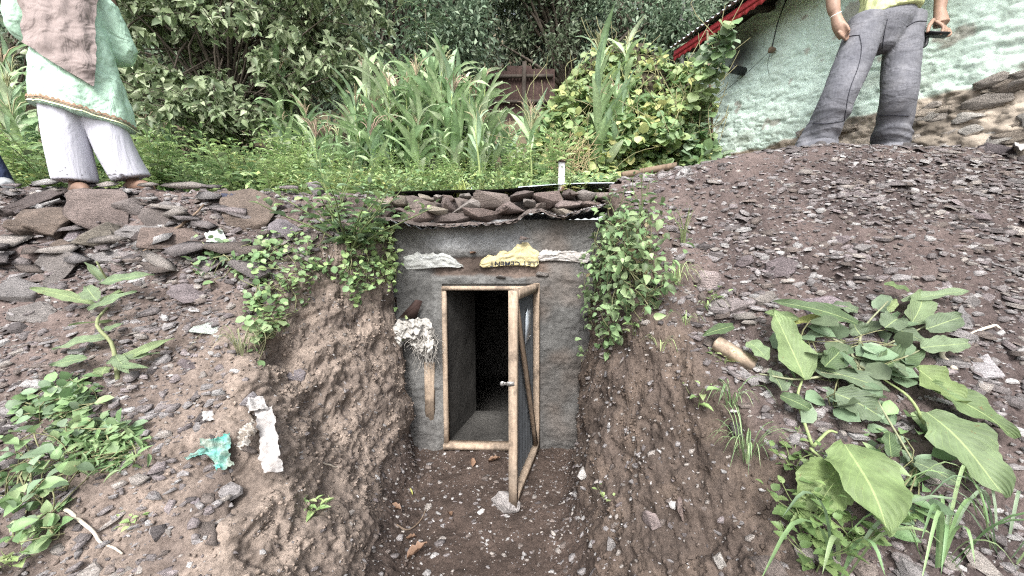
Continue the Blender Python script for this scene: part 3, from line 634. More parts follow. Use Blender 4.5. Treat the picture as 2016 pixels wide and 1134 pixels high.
# dry stone course on the roof edge
par = thing('dry_stone_parapet', P(1000, 440, 2.5), 'row of reddish brown stones stacked on the cellar roof edge', 'stone parapet')
STN = [(791, 853, 408, 444), (794, 855, 393, 413), (834, 879, 405, 426), (861, 893, 389, 416), (853, 922, 414, 440), (889, 941, 390, 416), (915, 986, 409, 436), (936, 1007, 377, 411), (926, 954, 380, 394), (983, 1056, 399, 430),
       (1006, 1051, 373, 396), (1021, 1056, 391, 407), (1048, 1113, 366, 406), (1046, 1091, 397, 416), (1071, 1130, 407, 430), (1096, 1148, 390, 416), (1110, 1141, 370, 393), (1135, 1173, 370, 397), (1144, 1184, 394, 414), (1167, 1212, 375, 397),
       (768, 795, 385, 404), (770, 795, 404, 420), (766, 790, 418, 436), (850, 872, 383, 396), (870, 893, 382, 395), (1188, 1226, 389, 404), (740, 772, 392, 412), (745, 770, 411, 430), (1205, 1240, 373, 390), (900, 925, 378, 392), (978, 1003, 403, 418), (1112, 1140, 372, 386), (815, 848, 381, 394)]
for k, (u0, u1, v0, v1) in enumerate(STN):
    yy = 2.56 - .0011 * (0.5 * (v0 + v1) - 400) + .01 * math.sin(k * 5); c0, c1 = P(u0, v1, yy), P(u1, v0, yy); ctr = (c0 + c1) / 2 + np.array([0, .07, 0])
    V, F = rock(500 + k * 3, (1.2 * (c1[0] - c0[0]), .19, 1.15 * (c1[2] - c0[2])), 12, 1, .025, .18, .02); a_ = R((-9, 6, 12, -14, 4)[k % 5]); ca, sa = math.cos(a_), math.sin(a_)
    V = V @ np.array([[ca, 0, sa], [0, 1, 0], [-sa, 0, ca]]).T
    base = np.array([[.155, .120, .108], [.20, .165, .148], [.27, .235, .195], [.175, .14, .13], [.115, .093, .086], [.235, .21, .195]][k % 6])
    obj('stone', V + ctr, F, M['shale'], par, np.tile(base, (len(V), 1)) * (1 + .18 * fbm(V * 14 + k, 3))[:, None])
# vent pipe with a rusty cap standing on the roof
b_ = P(1105, 362, 2.95); t_ = P(1106, 318, 2.95); vp = thing('vent_pipe', b_ - np.array([0, 0, .05]), 'short white vent pipe with rusty cap above the stone parapet', 'pipe')
V, F = tube(np.linspace(b_ - np.array([0, 0, .06]), t_, 8), [.027, .028, .027, .028, .027, .028, .027, .028], 20); 
m, nt = new_mat('painted_pipe'); n1 = ntex(nt, 14, 5, .6, stretch=(1, 1, .4)); c = mixrgb(nt, ramp(nt, n1, [(.5, 0.), (.62, 1.)]), (.62, .62, .64), (.33, .21, .15)); M['pipe'] = finish(m, nt, c, .6, .3)
obj('pipe', V, F, M['pipe'], vp, smooth=True)
V, F = tube([t_ - np.array([0, 0, .006]), t_ + np.array([0, 0, .004]), t_ + np.array([0.003, 0, .008])], [.046, .043, .02], 11); V += .005 * np.stack([noise(V * 40 + k) for k in range(3)], 1); obj('cap', V, F, M['rust'], vp)
# ------------------------------------------------------------------ house
hb = np.array([3.5, 2.6, .6]); hd = np.array([-.326, .945, 0]); hn = np.array([-.945, -.326, 0])      # along the wall (away), out of the wall
house = thing('house', hb, 'mint green painted stone house with red scalloped eave board', 'house')
S0, S1 = -2.3, 2.75
sg = np.linspace(S0, S1, 360); zg = np.linspace(.3, 2.95, 220); A, B = np.meshgrid(sg, zg); a, b = A.ravel(), B.ravel()
q3 = np.stack([a, 0 * a, b], 1); qs = np.stack([a * 6.5 + b * 2.4, 0 * a, b * 11 - a * 2.6], 1)
bound = 1.20 + .03 * np.sin(a * 3) + .05 * fbm(q3 * 4, 3)
st_ = sstep(.02, -.02, b - bound)                                       # bare stone below the paint
f1 = fbm(qs * 1.1 + 2, 4); rel = .006 * sstep(.05, .11, f1) + .005 * sstep(.34, .40, f1) + .006 * sstep(.12, .2, fbm(qs * 2.1 + 9, 3)) - .006 * sstep(.3, .4, fbm(qs * 1.7 + 19, 3)) + .002 * fbm(qs * 6, 3) + .018 * fbm(q3 * 2.2, 3)
rel = rel * (1 + .8 * st_) + .06 * st_ * sstep(bound, .6, b)
V = hb * np.array([1, 1, 0]) + a[:, None] * hd + (b)[:, None] * np.array([0, 0, 1]) + rel[:, None] * hn
n1 = fbm(q3 * 3, 4)[:, None]; n2 = fbm(qs * .9 + 8, 4)[:, None]
cm = np.array([.62, .765, .68]) * (1 + .06 * n1 + .03 * n2)
bare = np.clip(sstep(.75, .95, fbm(q3 * 5 + 30, 4)), 0, 1)[:, None] * .7; cm = cm * (1 - bare) + np.array([.36, .31, .27]) * bare
cs = np.array([.30, .258, .212]) * (1 + .45 * n2 + .25 * n1)
far_mud = (sstep(1.3, 2.1, a) * sstep(1.28, 1.05, b))[:, None]; cs = cs * (1 - far_mud) + np.array([.20, .155, .11]) * far_mud
stain = (np.clip(fbm(np.stack([a * 6, 0 * a, b * 1.2], 1) + 3, 4), 0, 1) * .2 + .5 * sstep(.5, .0, b - bound) * np.clip(.4 + fbm(q3 * 6 + 2, 4), 0, 1))[:, None]; cm = cm * (1 - stain) + np.array([.40, .42, .36]) * stain
scar = (np.exp(-((a - (-.06) - .02 * noise(np.stack([b * 9, a * 0, a * 0], 1))) / .022) ** 2) * (sstep(1.3, 1.36, b) * (1 - .75 * (sstep(1.55, 1.6, b) - sstep(1.75, 1.8, b)))))[:, None]
cm = cm * (1 - scar * .85) + np.array([.36, .30, .26]) * scar * .85
soot = np.exp(-(((a - 2.15) / .30) ** 2 + ((b - 2.35) / .28) ** 2))[:, None]; cm = cm * (1 - .93 * soot) + np.array([.015, .015, .016]) * .93 * soot
cw = cm * (1 - st_[:, None]) + cs * st_[:, None]
M['paint'] = m_attr('limewashed_stone', .9, .15, 45, .12, .5, .008)
obj('wall', V, grid_faces(220, 360), M['paint'], house, np.clip(cw, .01, 1), smooth=True)
def HW(s, off, z): return hb * np.array([1, 1, 0]) + s * hd + off * hn + np.array([0, 0, z])
def quadbox(p): V = np.array(p); return V, BOXF
V = np.array([HW(S1, -.02, .3), HW(S1, -3.5, .3), HW(S1, -3.5, 2.95), HW(S1, -.02, 2.95), HW(S0, -.02, .3), HW(S0, -3.5, .3), HW(S0, -3.5, 2.95), HW(S0, -.02, 2.95)])
obj('wall', V, np.array([[0, 1, 2, 3], [5, 4, 7, 6], [1, 5, 6, 2]]), m_plain('mint_wall', (.42, .60, .50), .9, .1), house)
# stones of the plinth that show through the mud
r = np.random.RandomState(31); tm_ = [rock(700 + k, (1, .35, .45), 12, 2, .10) for k in range(10)]
for k in range(64):
    s = r.uniform(-.7, 1.45); z = r.uniform(.68, 1.17) + .02 * s; V, F = tm_[k % 10]; sz = r.uniform(.12, .32)
    V = V * sz * np.array([1, .8, 1]); ang_ = r.uniform(-.05, .2); ca, sa = math.cos(ang_), math.sin(ang_); V = V @ np.array([[ca, 0, -sa], [0, 1, 0], [sa, 0, ca]]).T
    W = HW(s, .035 + .05 * (1.17 - z), z) + V[:, :1] * hd + V[:, 1:2] * hn + V[:, 2:] * np.array([0, 0, 1])
    cc = np.array([[.31, .28, .25], [.38, .36, .33], [.24, .205, .17], [.33, .285, .235]][k % 4]) * r.uniform(.8, 1.15)
    obj('stone', W, F, M['shale'], house, np.tile(cc, (len(W), 1)))
# eave: scalloped red board, pale corrugated roof edge, dark boards under it
ov = .42; e0, e1 = S0, 2.82; ns = 520; sv = np.linspace(e0, e1, ns)
lo = 2.50 + .018 * np.abs(np.sin(sv * math.pi / .085)); red = np.array([[HW(s, ov, z) for s, z in zip(sv, lo)], [HW(s, ov, 2.63) for s in sv], [HW(s, ov - .012, 2.63) for s in sv], [HW(s, ov - .012, z) for s, z in zip(sv, lo)]]).reshape(-1, 3)
F = grid_faces(4, ns); F = np.vstack([F, np.stack([np.arange(ns - 1) + 3 * ns, np.arange(ns - 1) + 1 + 3 * ns, np.arange(ns - 1) + 1, np.arange(ns - 1)], 1)])
M['red'] = m_plain('red_paint', (.42, .045, .055), .6, .4, 14, .25, .15)
obj('eave_board', red, F, M['red'], house)
V = np.array([HW(e0, ov + .004, 2.555), HW(e1, ov + .004, 2.555), HW(e1, ov + .012, 2.555), HW(e0, ov + .012, 2.555), HW(e0, ov + .004, 2.58), HW(e1, ov + .004, 2.58), HW(e1, ov + .012, 2.58), HW(e0, ov + .012, 2.58)]); obj('eave_moulding', V, BOXF, M['red'], house)
nc = 640; sc_ = np.linspace(e0, e1, nc); rows = np.linspace(0, 1, 6)
V = np.array([HW(s, ov + .07 - 3.9 * t, 2.665 + 1.75 * t + .011 * math.sin(s * 2 * math.pi / .072)) for t in rows for s in sc_]); F = grid_faces(6, nc)
V, F, _ = join([(V, F), (V - np.array([0, 0, .003]), F[:, ::-1])]); obj('roof_sheet', V, F, m_plain('roof_tin', (.55, .58, .60), .5, .4, 7, .2, .1, .003, None, .2), house, smooth=True)
V = np.array([HW(e0, ov - .02, 2.60), HW(e1, ov - .02, 2.60), HW(e1, -.1, 2.72), HW(e0, -.1, 2.72)]); V = np.vstack([V, V + np.array([0, 0, .02])])
M['dark_board'] = m_plain('dark_brown_board', (.05, .042, .036), .9, .1, 9, .4); obj('soffit', V, BOXF, M['dark_board'], house)  # dark brown boards, shared by the fence rails and post
for k in range(7):
    s = e0 + .2 + k * .78; V, F = timber(HW(s, ov - .03, 2.57), HW(s, -.05, 2.68), .06, .07, hd); obj('rafter', V, F, M['dark_board'], house)
# flue stub in the sooty corner, cable and its bracket on the wall
fl_ = HW(2.1, .02, 2.12); V, F = tube([fl_ - hn * .1, fl_ + hn * .16, fl_ + hn * .2 + np.array([0, 0, .0])], [.045, .045, .05], 14); obj('flue', V, F, M['black'], house)
wb = P(1521, 97, 4.02); 
def onwall(u, v, off=.04):
    d = raydir(u, v); den = d[0] * hn[0] + d[1] * hn[1]; t = ((HW(0, off, 0) * np.array([1, 1, 0])) @ hn) / den; return d * t
p0, p1, p2, p3 = onwall(1556, -20), onwall(1519, 97, .07), onwall(1430, 176), onwall(1330, 250, .3)
V, F = tube(spline([p0, (p0 + p1) / 2 + hn * .03, p1], 14), .006, 6); obj('cable', V, F, M['black'], house)
V, F = tube(spline([p1, (p1 + p2) / 2 - np.array([0, 0, .02]), p2, p3], 20), .003, 5); obj('cable', V, F, M['black'], house)
V, F = tube(spline([p1, p1 + np.array([-.03, 0, -.15]), p1 + np.array([-.0, 0, -.3])], 14), .002, 5); obj('cable', V, F, M['black'], house)
V, F = rock(55, (.10, .05, .08), 14, 1, .08); obj('cable_bracket', V + p1, F, M['old_wood'], house)

# ------------------------------------------------------------------ rusty fence far up the garden
fy = 9.0; f0, f1 = P(912, 215, fy), P(1047, 215, fy); ft = P(950, 130, fy)[2]; fence = thing('iron_fence', (f0[0], fy, garden_z(np.array([0.]), np.array([fy]))[0]), 'rusty corrugated iron fence among the trees above the garden', 'fence')
r = np.random.RandomState(5); xs = np.linspace(f0[0] - .6, f1[0] + .5, 6)
for k in range(5):
    n = 40; xx = np.linspace(xs[k], xs[k + 1] + .04, n); tz = ft - .05 + r.uniform(-.10, .08); y = fy + .012 * np.sin(xx * 2 * math.pi / .08) + .02 * (k % 2)
    V = np.concatenate([np.stack([xx, y, np.full(n, 2.6)], 1), np.stack([xx, y, np.full(n, tz)], 1)]); V, F, _ = join([(V, grid_faces(2, n)), (V + np.array([0, .003, 0]), grid_faces(2, n)[:, ::-1])]); obj('iron_sheet', V, F, M['rust'], fence, smooth=True)
for z in (ft - .28, ft - .85):
    V, F = timber((xs[0], fy - .06, z), (xs[-1], fy - .06, z + .03), .07, .05, (0, 0, 1)); obj('rail', V, F, M['dark_board'], fence)
for x in (P(1030, 150, fy)[0],):
    V, F = timber((x, fy - .12, 2.5), (x + .02, fy - .12, ft + .03), .09, .07, (1, 0, 0)); obj('post', V, F, M['dark_board'], fence)
# ------------------------------------------------------------------ plants: leaf templates and builders
def ltemp(n, prof, fold=.12, droop=.15, serr=0.0, wave=0.0):
    s = np.linspace(0, 1, n); w_ = np.array([prof(x) for x in s]) * .5
    if serr: w_ = w_ * (1 + serr * np.where(np.arange(n) % 2, 1, -1))
    z = -droop * s ** 2; V = []; U = []
    for i in range(n):
        wv = wave * math.sin(i * 2.1)
        V += [(s[i], -w_[i], z[i] + fold * w_[i] * 2 + wv), (s[i], 0, z[i]), (s[i], w_[i], z[i] + fold * w_[i] * 2 - wv)]
        U += [(s[i], -w_[i] * 2, 0), (s[i], 0, 0), (s[i], w_[i] * 2, 0)]
    return np.array(V), grid_faces(n, 3), np.array(U)
ovate = lambda x: max(.0, math.sin(math.pi * min(1, x ** .72)) ** .8)
lance = lambda x: max(.0, math.sin(math.pi * x ** .8) ** .9)
rnd = lambda x: max(.0, (1 - (2 * x - 1) ** 2)) ** .5
T_OV = ltemp(5, ovate, .18, .25); T_O4 = ltemp(4, ovate, .18, .25); T_RD = ltemp(5, rnd, .10, .15); T_LN = ltemp(5, lance, .15, .35); T_SER = ltemp(13, ovate, .15, .25, .14)
T_SM = (np.array([(0, 0, 0), (.45, -.5, .10), (1, 0, -.12), (.45, .5, .10)], float), np.array([[0, 1, 2], [0, 2, 3]]), np.array([(0, 0, 0), (.45, -1, 0), (1, 0, 0), (.45, 1, 0)], float))
def leaves(T, pos, d, up, L, W, col):
    pos, d, up = (np.asarray(x, float) for x in (pos, d, up)); n = len(pos)
    d = d / (np.linalg.norm(d, axis=1)[:, None] + 1e-9); s = np.cross(up, d); s /= np.linalg.norm(s, axis=1)[:, None] + 1e-9; nn = np.cross(d, s)
    L = np.broadcast_to(L, (n,)); W = np.broadcast_to(W, (n,)); t, F, U = T; k = len(t)
    V = pos[:, None] + (L[:, None] * t[None, :, 0])[..., None] * d[:, None] + (W[:, None] * t[None, :, 1])[..., None] * s[:, None] + (L[:, None] * t[None, :, 2])[..., None] * nn[:, None]
    F = (F[None] + (np.arange(n) * k)[:, None, None]).reshape(-1, F.shape[1])
    return V.reshape(-1, 3), F, np.repeat(np.asarray(col), k, 0), np.tile(U, (n, 1))
def jl(parts):
    V, F, C = join([p[:3] for p in parts]); return V, F, C
def cols(r, n, pal, var=.2):
    pal = np.asarray(pal, float); return pal[r.randint(len(pal), size=n)] * r.uniform(1 - var, 1 + var, (n, 1))
def plant(seed, nst, h, spread, lL, lW, step, pal, T=T_OV, lean=.35, bare=.08, stemr=.004, petiole=.02, up0=.35, curve=.25, stemcol=(.13, .16, .07)):
    """leafy stems from one root at the origin -> (stem V, F, C), (leaf V, F, C)"""
    r = np.random.RandomState(seed); S = []; pos, d, up, LL = [], [], [], []
    for k in range(nst):
        az = k * 2.4 + r.uniform(-.4, .4); out = np.array([math.cos(az), math.sin(az), 0]); hh = h * r.uniform(.65, 1.05); sp = spread * r.uniform(.4, 1.1) if nst > 1 else spread * .3
        p = spline([np.zeros(3) + out * .01, out * sp * .35 + np.array([0, 0, hh * .4]) + r.normal(size=3) * .02 * h, out * sp * (1 + curve) * .75 + np.array([0, 0, hh * .75]) + r.normal(size=3) * .03 * h, out * sp * (1 + curve) + np.array([0, 0, hh])], 10)
        V, F = tube(p, np.linspace(stemr, stemr * .35, 10), 4, False); S.append((V, F, np.tile(np.array(stemcol) * r.uniform(.8, 1.2), (len(V), 1))))
        ln = np.linalg.norm(np.diff(p, axis=0), axis=1).sum(); m = max(3, int(ln / step)); tt = np.linspace(bare, 1, m)
        q = np.stack([np.interp(tt, np.linspace(0, 1, 10), p[:, i]) for i in range(3)], 1); ga = np.arange(m) * 2.4 + r.uniform(0, 6)
        o = np.stack([np.cos(ga), np.sin(ga), np.full(m, up0) + .5 * tt ** 3 + r.uniform(-.25, .25, m)], 1)
        pos.append(q + petiole * o * .8); d.append(o); LL.append((1 - .55 * tt ** 2) * r.uniform(.7, 1.15, m)); up.append(np.tile([0, 0, 1.], (m, 1)) + r.normal(size=(m, 3)) * .25)
    pos, d, up, LL = np.vstack(pos), np.vstack(d), np.vstack(up), np.concatenate(LL)
    L = leaves(T, pos, d, up, lL * LL, lW * LL, cols(r, len(pos), pal))
    return join(S), L[:3]
def build_plant(name, loc, arrs, label, cat, group=None, mat='leaf', yaw=0.0, scale=1.0, stem='stem', foliage='foliage'):
    o = thing(name, loc, label, cat, group); o.rotation_euler = (0, 0, yaw); o.scale = (scale,) * 3
    for nm, (V, F, C), mt in ((stem, arrs[0], M['stem']), (foliage, arrs[1], M[mat])):
        c = bpy.data.objects.new(nm, mesh_np(nm, V, F, mt, C, smooth=True)); link(c, o); c['kind'] = 'stuff' if nm == foliage else 'thing'
        if nm != foliage: del c['kind']
    return o
G_MID = [(0.158, 0.264, 0.099), (0.198, 0.310, 0.125), (0.125, 0.224, 0.086), (0.238, 0.330, 0.145)]
G_BRT = [(0.253, 0.380, 0.127), (0.316, 0.430, 0.152), (0.202, 0.329, 0.108), (0.366, 0.450, 0.189)]
G_DRK = [(0.129, 0.197, 0.116), (0.168, 0.245, 0.150), (0.098, 0.156, 0.096), (0.217, 0.285, 0.182)]  # far trees: greens made paler and bluer, distance haze put into the colour
G_PALE = [(0.223, 0.290, 0.143), (0.279, 0.340, 0.187), (0.167, 0.230, 0.110), (0.326, 0.380, 0.231), (0.112, 0.160, 0.077)]
G_BLUE = [(0.156, 0.242, 0.133), (0.203, 0.281, 0.172), (0.133, 0.203, 0.109)]
G_YEL = [(0.330, 0.385, 0.121), (0.220, 0.319, 0.099), (0.418, 0.418, 0.143), (0.165, 0.253, 0.088), (0.264, 0.352, 0.132)]

# ------------------------------------------------------------------ trees and shrubs behind the garden; haze is mixed into the far leaf colours
def branch_tree(name, base, top, clumps, nleaf, lL, lW, pal, label, seed, r0=.12, T=T_SM, clump_r=.5, droop=.3, twigs=0, group=None, cat='tree', upb=.6):
    r = np.random.RandomState(seed); base, top = np.asarray(base, float), np.asarray(top, float); o = thing(name, base, label, cat, group); W = []
    pth = spline([base - np.array([0, 0, .2]), base * .6 + top * .4 + r.normal(size=3) * .12, top], 12); W.append(tube(pth, np.linspace(r0, r0 * .4, 12), 8))
    clumps = np.asarray(clumps, float)
    for c in clumps:
        i = r.randint(3, 11); a = pth[i]; p = spline([a, a * .5 + c[:3] * .5 + np.array([0, 0, .15]) + r.normal(size=3) * .12, c[:3]], 8); W.append(tube(p, np.linspace(r0 * .45, r0 * .08, 8), 5))
    n = len(clumps); ci = r.randint(n, size=nleaf); rad = clumps[ci, 3] if clumps.shape[1] > 3 else np.full(nleaf, clump_r)
    if twigs:
        # leaves strung along arching twigs
        nt_ = twigs; tc = r.randint(n, size=nt_); st_ = clumps[tc, :3] + r.normal(size=(nt_, 3)) * .12; az = r.uniform(0, 6.283, nt_); ll = r.uniform(.35, .95, nt_) * clump_r * 1.5
        en = st_ + np.stack([np.cos(az) * ll, np.sin(az) * ll - .12, r.uniform(-.45, .35, nt_) * ll], 1); mid = (st_ + en) / 2 + np.array([0, 0, .14])
        per = max(2, nleaf // nt_); pos, d = [], []
        for a, b, c in zip(st_, mid, en):
            p = spline([a, b, c], 7); W.append(tube(p, np.linspace(.008, .003, 7), 3, False)); t = r.uniform(.1, 1, per); q = np.stack([np.interp(t, np.linspace(0, 1, 7), p[:, i]) for i in range(3)], 1)
            dr = (c - a) / (np.linalg.norm(c - a) + 1e-6); pos.append(q + r.normal(size=(per, 3)) * .02); d.append(dr * .5 + r.normal(size=(per, 3)) * .55 + np.array([0, 0, -droop]))
        pos, d = np.vstack(pos), np.vstack(d)
    else:
        g = r.normal(size=(nleaf, 3)); g /= np.linalg.norm(g, axis=1)[:, None]; g *= (r.rand(nleaf) ** .5)[:, None]
        pos = clumps[ci, :3] + g * rad[:, None] * np.array([1, 1, .7]); d = g + r.normal(size=(nleaf, 3)) * .6 + np.array([0, 0, -droop])
    m = len(pos); up = np.array([0, -.15, upb]) + r.normal(size=(m, 3)) * .45; s = r.uniform(.65, 1.2, m)
    V, F, C, U = leaves(T, pos, d, up, lL * s, lW * s, cols(r, m, pal, .25))
    Wv, Wf, _ = join(W); obj('trunk', Wv, Wf, M['bark'], o, smooth=True); c = obj('crown', V, F, M['leaf'], o, C); c['kind'] = 'stuff'
    return o
def region_clumps(seed, n, ubox, ys, rlo=.35, rhi=.6, keep=None):
    r = np.random.RandomState(seed); out = []
    while len(out) < n:
        u, v = r.uniform(ubox[0], ubox[2]), r.uniform(ubox[1], ubox[3])
        if keep and not keep(u, v): continue
        out.append([*P(u, v, r.uniform(*ys)), r.uniform(rlo, rhi)])
    return out
def G(u, Y): x = (u - CU) / FPX * Y; return np.array([x, Y, gz(x, Y)])
# the pale shrub that fills the gap between the person in the shawl and the maize
edge_s = lambda u, v: u < np.interp(v, [-150, 0, 80, 160, 230, 320], [700, 725, 740, 735, 640, 520]) and (u > 330 or v < 300)
branch_tree('shrub', G(430, 5.4), P(450, 30, 5.6), region_clumps(11, 150, (190, -170, 745, 345), (4.6, 6.0), .35, .6, edge_s), 21000, .115, .062, G_PALE, 'large spreading shrub with pale oval leaves behind the maize', 11, .05, T_O4, .45, .45, 900, None, 'shrub')
branch_tree('shrub', G(-60, 5.4), P(-40, 20, 5.6), region_clumps(12, 18, (-200, -120, 130, 120), (5.2, 6.2)), 2600, .09, .045, [(.19, .20, .14), (.24, .25, .18), (.13, .15, .09)], 'greyish shrub behind the maize at the shawled person', 12, .06, T_SM, .4, .3, 120, None, 'shrub')
branch_tree('dark_tree', G(800, 8.2), P(800, -40, 8.4), region_clumps(13, 60, (660, -220, 930, 190), (7.4, 9.2), .5, .9), 16000, .13, .065, G_DRK, 'dark green tree standing beside the pale shrub', 13, .13)
branch_tree('olive_tree', G(925, 10), P(925, 20, 10), region_clumps(14, 34, (870, -120, 985, 135), (9.4, 11), .35, .6), 9000, .12, .05, [(.16, .19, .10), (.21, .23, .14), (.11, .14, .07)], 'olive green tree rising behind the rusty fence', 14, .10)
branch_tree('spreading_tree', G(1110, 10.2), P(1120, 30, 10), region_clumps(15, 60, (985, -200, 1200, 120), (9, 11), .4, .75), 13000, .14, .06, [(.11, .155, .085), (.15, .195, .12), (.08, .115, .06), (.19, .22, .15)], 'tree with dark forked limbs beside the rusty fence', 15, .16)
branch_tree('dense_tree', G(1280, 9.5), P(1270, -20, 9.4), region_clumps(16, 60, (1150, -220, 1400, 140), (8.4, 10.4), .45, .8), 15000, .13, .06, G_DRK, 'dense dark tree behind the bean covered mound', 16, .15)
branch_tree('dense_tree', G(1420, 10.5), P(1430, -60, 10.5), region_clumps(17, 40, (1350, -260, 1620, 60), (9.6, 11.4), .5, .9), 9000, .15, .07, [(.11, .145, .09), (.14, .175, .115), (.075, .11, .065)], 'dark tree rising behind the house roof', 17, .15)
branch_tree('dark_tree', G(560, 9.2), P(560, -60, 9.4), region_clumps(18, 50, (400, -260, 720, 150), (8.4, 10.2), .5, .9), 10000, .15, .075, G_DRK, 'dark tree rising behind the pale shrub', 18, .15)
branch_tree('dark_tree', G(200, 9), P(200, -60, 9.2), region_clumps(19, 50, (-60, -260, 420, 200), (7.6, 9.6), .5, .9), 9000, .16, .08, G_DRK, 'dark tree rising behind the shawled person', 19, .15)
branch_tree('dark_tree', G(-250, 8.5), P(-250, -60, 8.5), region_clumps(20, 40, (-420, -260, 0, 200), (7.4, 9), .5, .9), 5000, .17, .09, G_DRK, 'dark tree beyond the maize at the path end', 20, .15)
for k, u in enumerate((1333, 1350)):
    a = G(u, 8.6); V, F = tube(spline([a, P(u + 8, 60, 8.6), P(u + 22, -60, 8.6)], 10), np.linspace(.06, .04, 10), 8); tp = thing('bare_trunk', a, 'slim pale tree trunk behind the bean covered mound', 'tree', 'slim pale trunks behind the mound'); obj('trunk', V, F, m_plain('pale_bark', (.20, .20, .19), .9, .1, 12, .3) if k == 0 else bpy.data.materials['pale_bark'], tp)
# the wooded hill behind: a mass nobody could count
r = np.random.RandomState(23); n = 46000; x = r.uniform(-24, 24, n); y = 9.5 + r.rand(n) ** 1.2 * 11
lump = fbm(np.stack([x * .55, y * .55, 0 * x], 1), 4); z = garden_z(x, y) + (r.rand(n) ** .7) * (2.6 + 1.8 * lump + .1 * y)
V, F, C, U = leaves(T_SM, np.stack([x, y, z], 1), r.normal(size=(n, 3)) + np.array([0, 0, -.3]), np.array([0, -.3, .8]) + r.normal(size=(n, 3)) * .4, r.uniform(.18, .38, n), r.uniform(.10, .2, n), cols(r, n, [(.10, .14, .10), (.135, .18, .13), (.08, .115, .08), (.18, .22, .175)], .3))  # lightened greyish greens stand in for haze over the hill
tag(obj('woodland', V, F, M['leaf'], None, C), 'dark leafy woodland covering the hill above the garden', 'woodland', kind='stuff')
# feathery sapling (compound leaves)
def feather(seed, nfr, h, L, pal):
    r = np.random.RandomState(seed); S = []; pos, d, up, LL = [], [], [], []
    st = spline([(0, 0, 0), (.03, 0, h * .6), (.0, 0, h)], 8); V, F = tube(st, np.linspace(.018, .008, 8), 5, False); S.append((V, F, np.tile([.14, .13, .09], (len(V), 1))))
    for k in range(nfr):
        az = k * 2.4; o = np.array([math.cos(az), math.sin(az), 0]); b = st[-1] * (.55 + .45 * k / nfr); p = spline([b, b + o * L * .5 + np.array([0, 0, .18]), b + o * L + np.array([0, 0, -.05])], 9)
        V, F = tube(p, .004, 3, False); S.append((V, F, np.tile([.15, .18, .08], (len(V), 1)))); sd_ = np.cross(o, [0, 0, 1])
        for j in range(2, 9):
            for s in (-1, 1): pos.append(p[j]); d.append(sd_ * s + o * .35 + np.array([0, 0, -.15])); up.append([0, 0, 1]); LL.append(1 - .05 * j)
    LL = np.array(LL); return join(S), leaves(T_LN, np.array(pos), np.array(d), np.array(up, float), .17 * LL, .055 * LL, cols(r, len(pos), pal))[:3]
for k, (u, Y, h, nm) in enumerate(((785, 6.4, 1.5, 'feathery leaved sapling between the pale shrub and the maize'), (850, 7.2, 2.6, 'tall feathery leaved sapling behind the maize crowns'))):
    build_plant('sapling', G(u, Y), feather(60 + k, 16, h, .62, [(.07, .12, .06), (.09, .15, .075), (.11, .17, .09)]), nm, 'sapling', yaw=k)

# ------------------------------------------------------------------ maize
def corn_leaf(seed):
    r = np.random.RandomState(seed); n = 11; a0, a1 = r.uniform(1.15, 1.45), r.uniform(-1.1, .7); s = np.linspace(0, 1, n); ang = a0 + (a1 - a0) * s ** 1.3
    x = np.cumsum(np.cos(ang)) / n; z = np.cumsum(np.sin(ang)) / n; x -= x[0]; z -= z[0]; wd = .125 * np.clip(np.sin(math.pi * (s * .93 + .05) ** .7), .02, 1); V = []
    for i in range(n):
        wv = .012 * math.sin(i * 1.9 + seed)
        V += [(x[i], -wd[i] * .5, z[i] + wd[i] * .25 + wv), (x[i], 0, z[i]), (x[i], wd[i] * .5, z[i] + wd[i] * .25 - wv)]
    V = np.array(V); c = np.array([[.23, .34, .15], [.18, .29, .13], [.28, .38, .19], [.22, .33, .19], [.36, .43, .27]][seed % 5]); C = np.tile(c, (len(V), 1)); C[1::3] = c * 1.3 + .03
    return mesh_np('leaf', V, grid_faces(n, 3), M['corn'], C, smooth=True)
CL = [corn_leaf(k) for k in range(12)]
V, F = tube(np.stack([.012 * np.sin(np.linspace(0, 5, 12)), 0 * np.linspace(0, 1, 12), np.linspace(0, 1, 12)], 1), np.linspace(.014, .006, 12), 7); STALK = mesh_np('stalk', V, F, M['stem'], np.tile([.20, .25, .10], (len(V), 1)), smooth=True)
TAS = []
for k in range(4):
    r = np.random.RandomState(k + 70); ps = []
    for j in range(11):
        az = r.uniform(0, 6.28); ln = r.uniform(.14, .24); o = np.array([math.cos(az), math.sin(az), 0]) * (0 if j == 0 else r.uniform(.3, .9)); p = spline([(0, 0, 0), o * ln * .5 + np.array([0, 0, ln * .75]), o * ln + np.array([0, 0, ln * (.95 if j else 1.3)])], 5)
        V, F = tube(p, [.003, .005, .006, .005, .002], 4, False); ps.append((V, F, np.tile(np.array([[.34, .27, .19], [.30, .22, .17], [.36, .30, .20], [.28, .28, .16]][k]) * r.uniform(.8, 1.2), (len(V), 1))))
    V, F, C = join(ps); TAS.append(mesh_np('tassel', V, F, M['stem'], C))
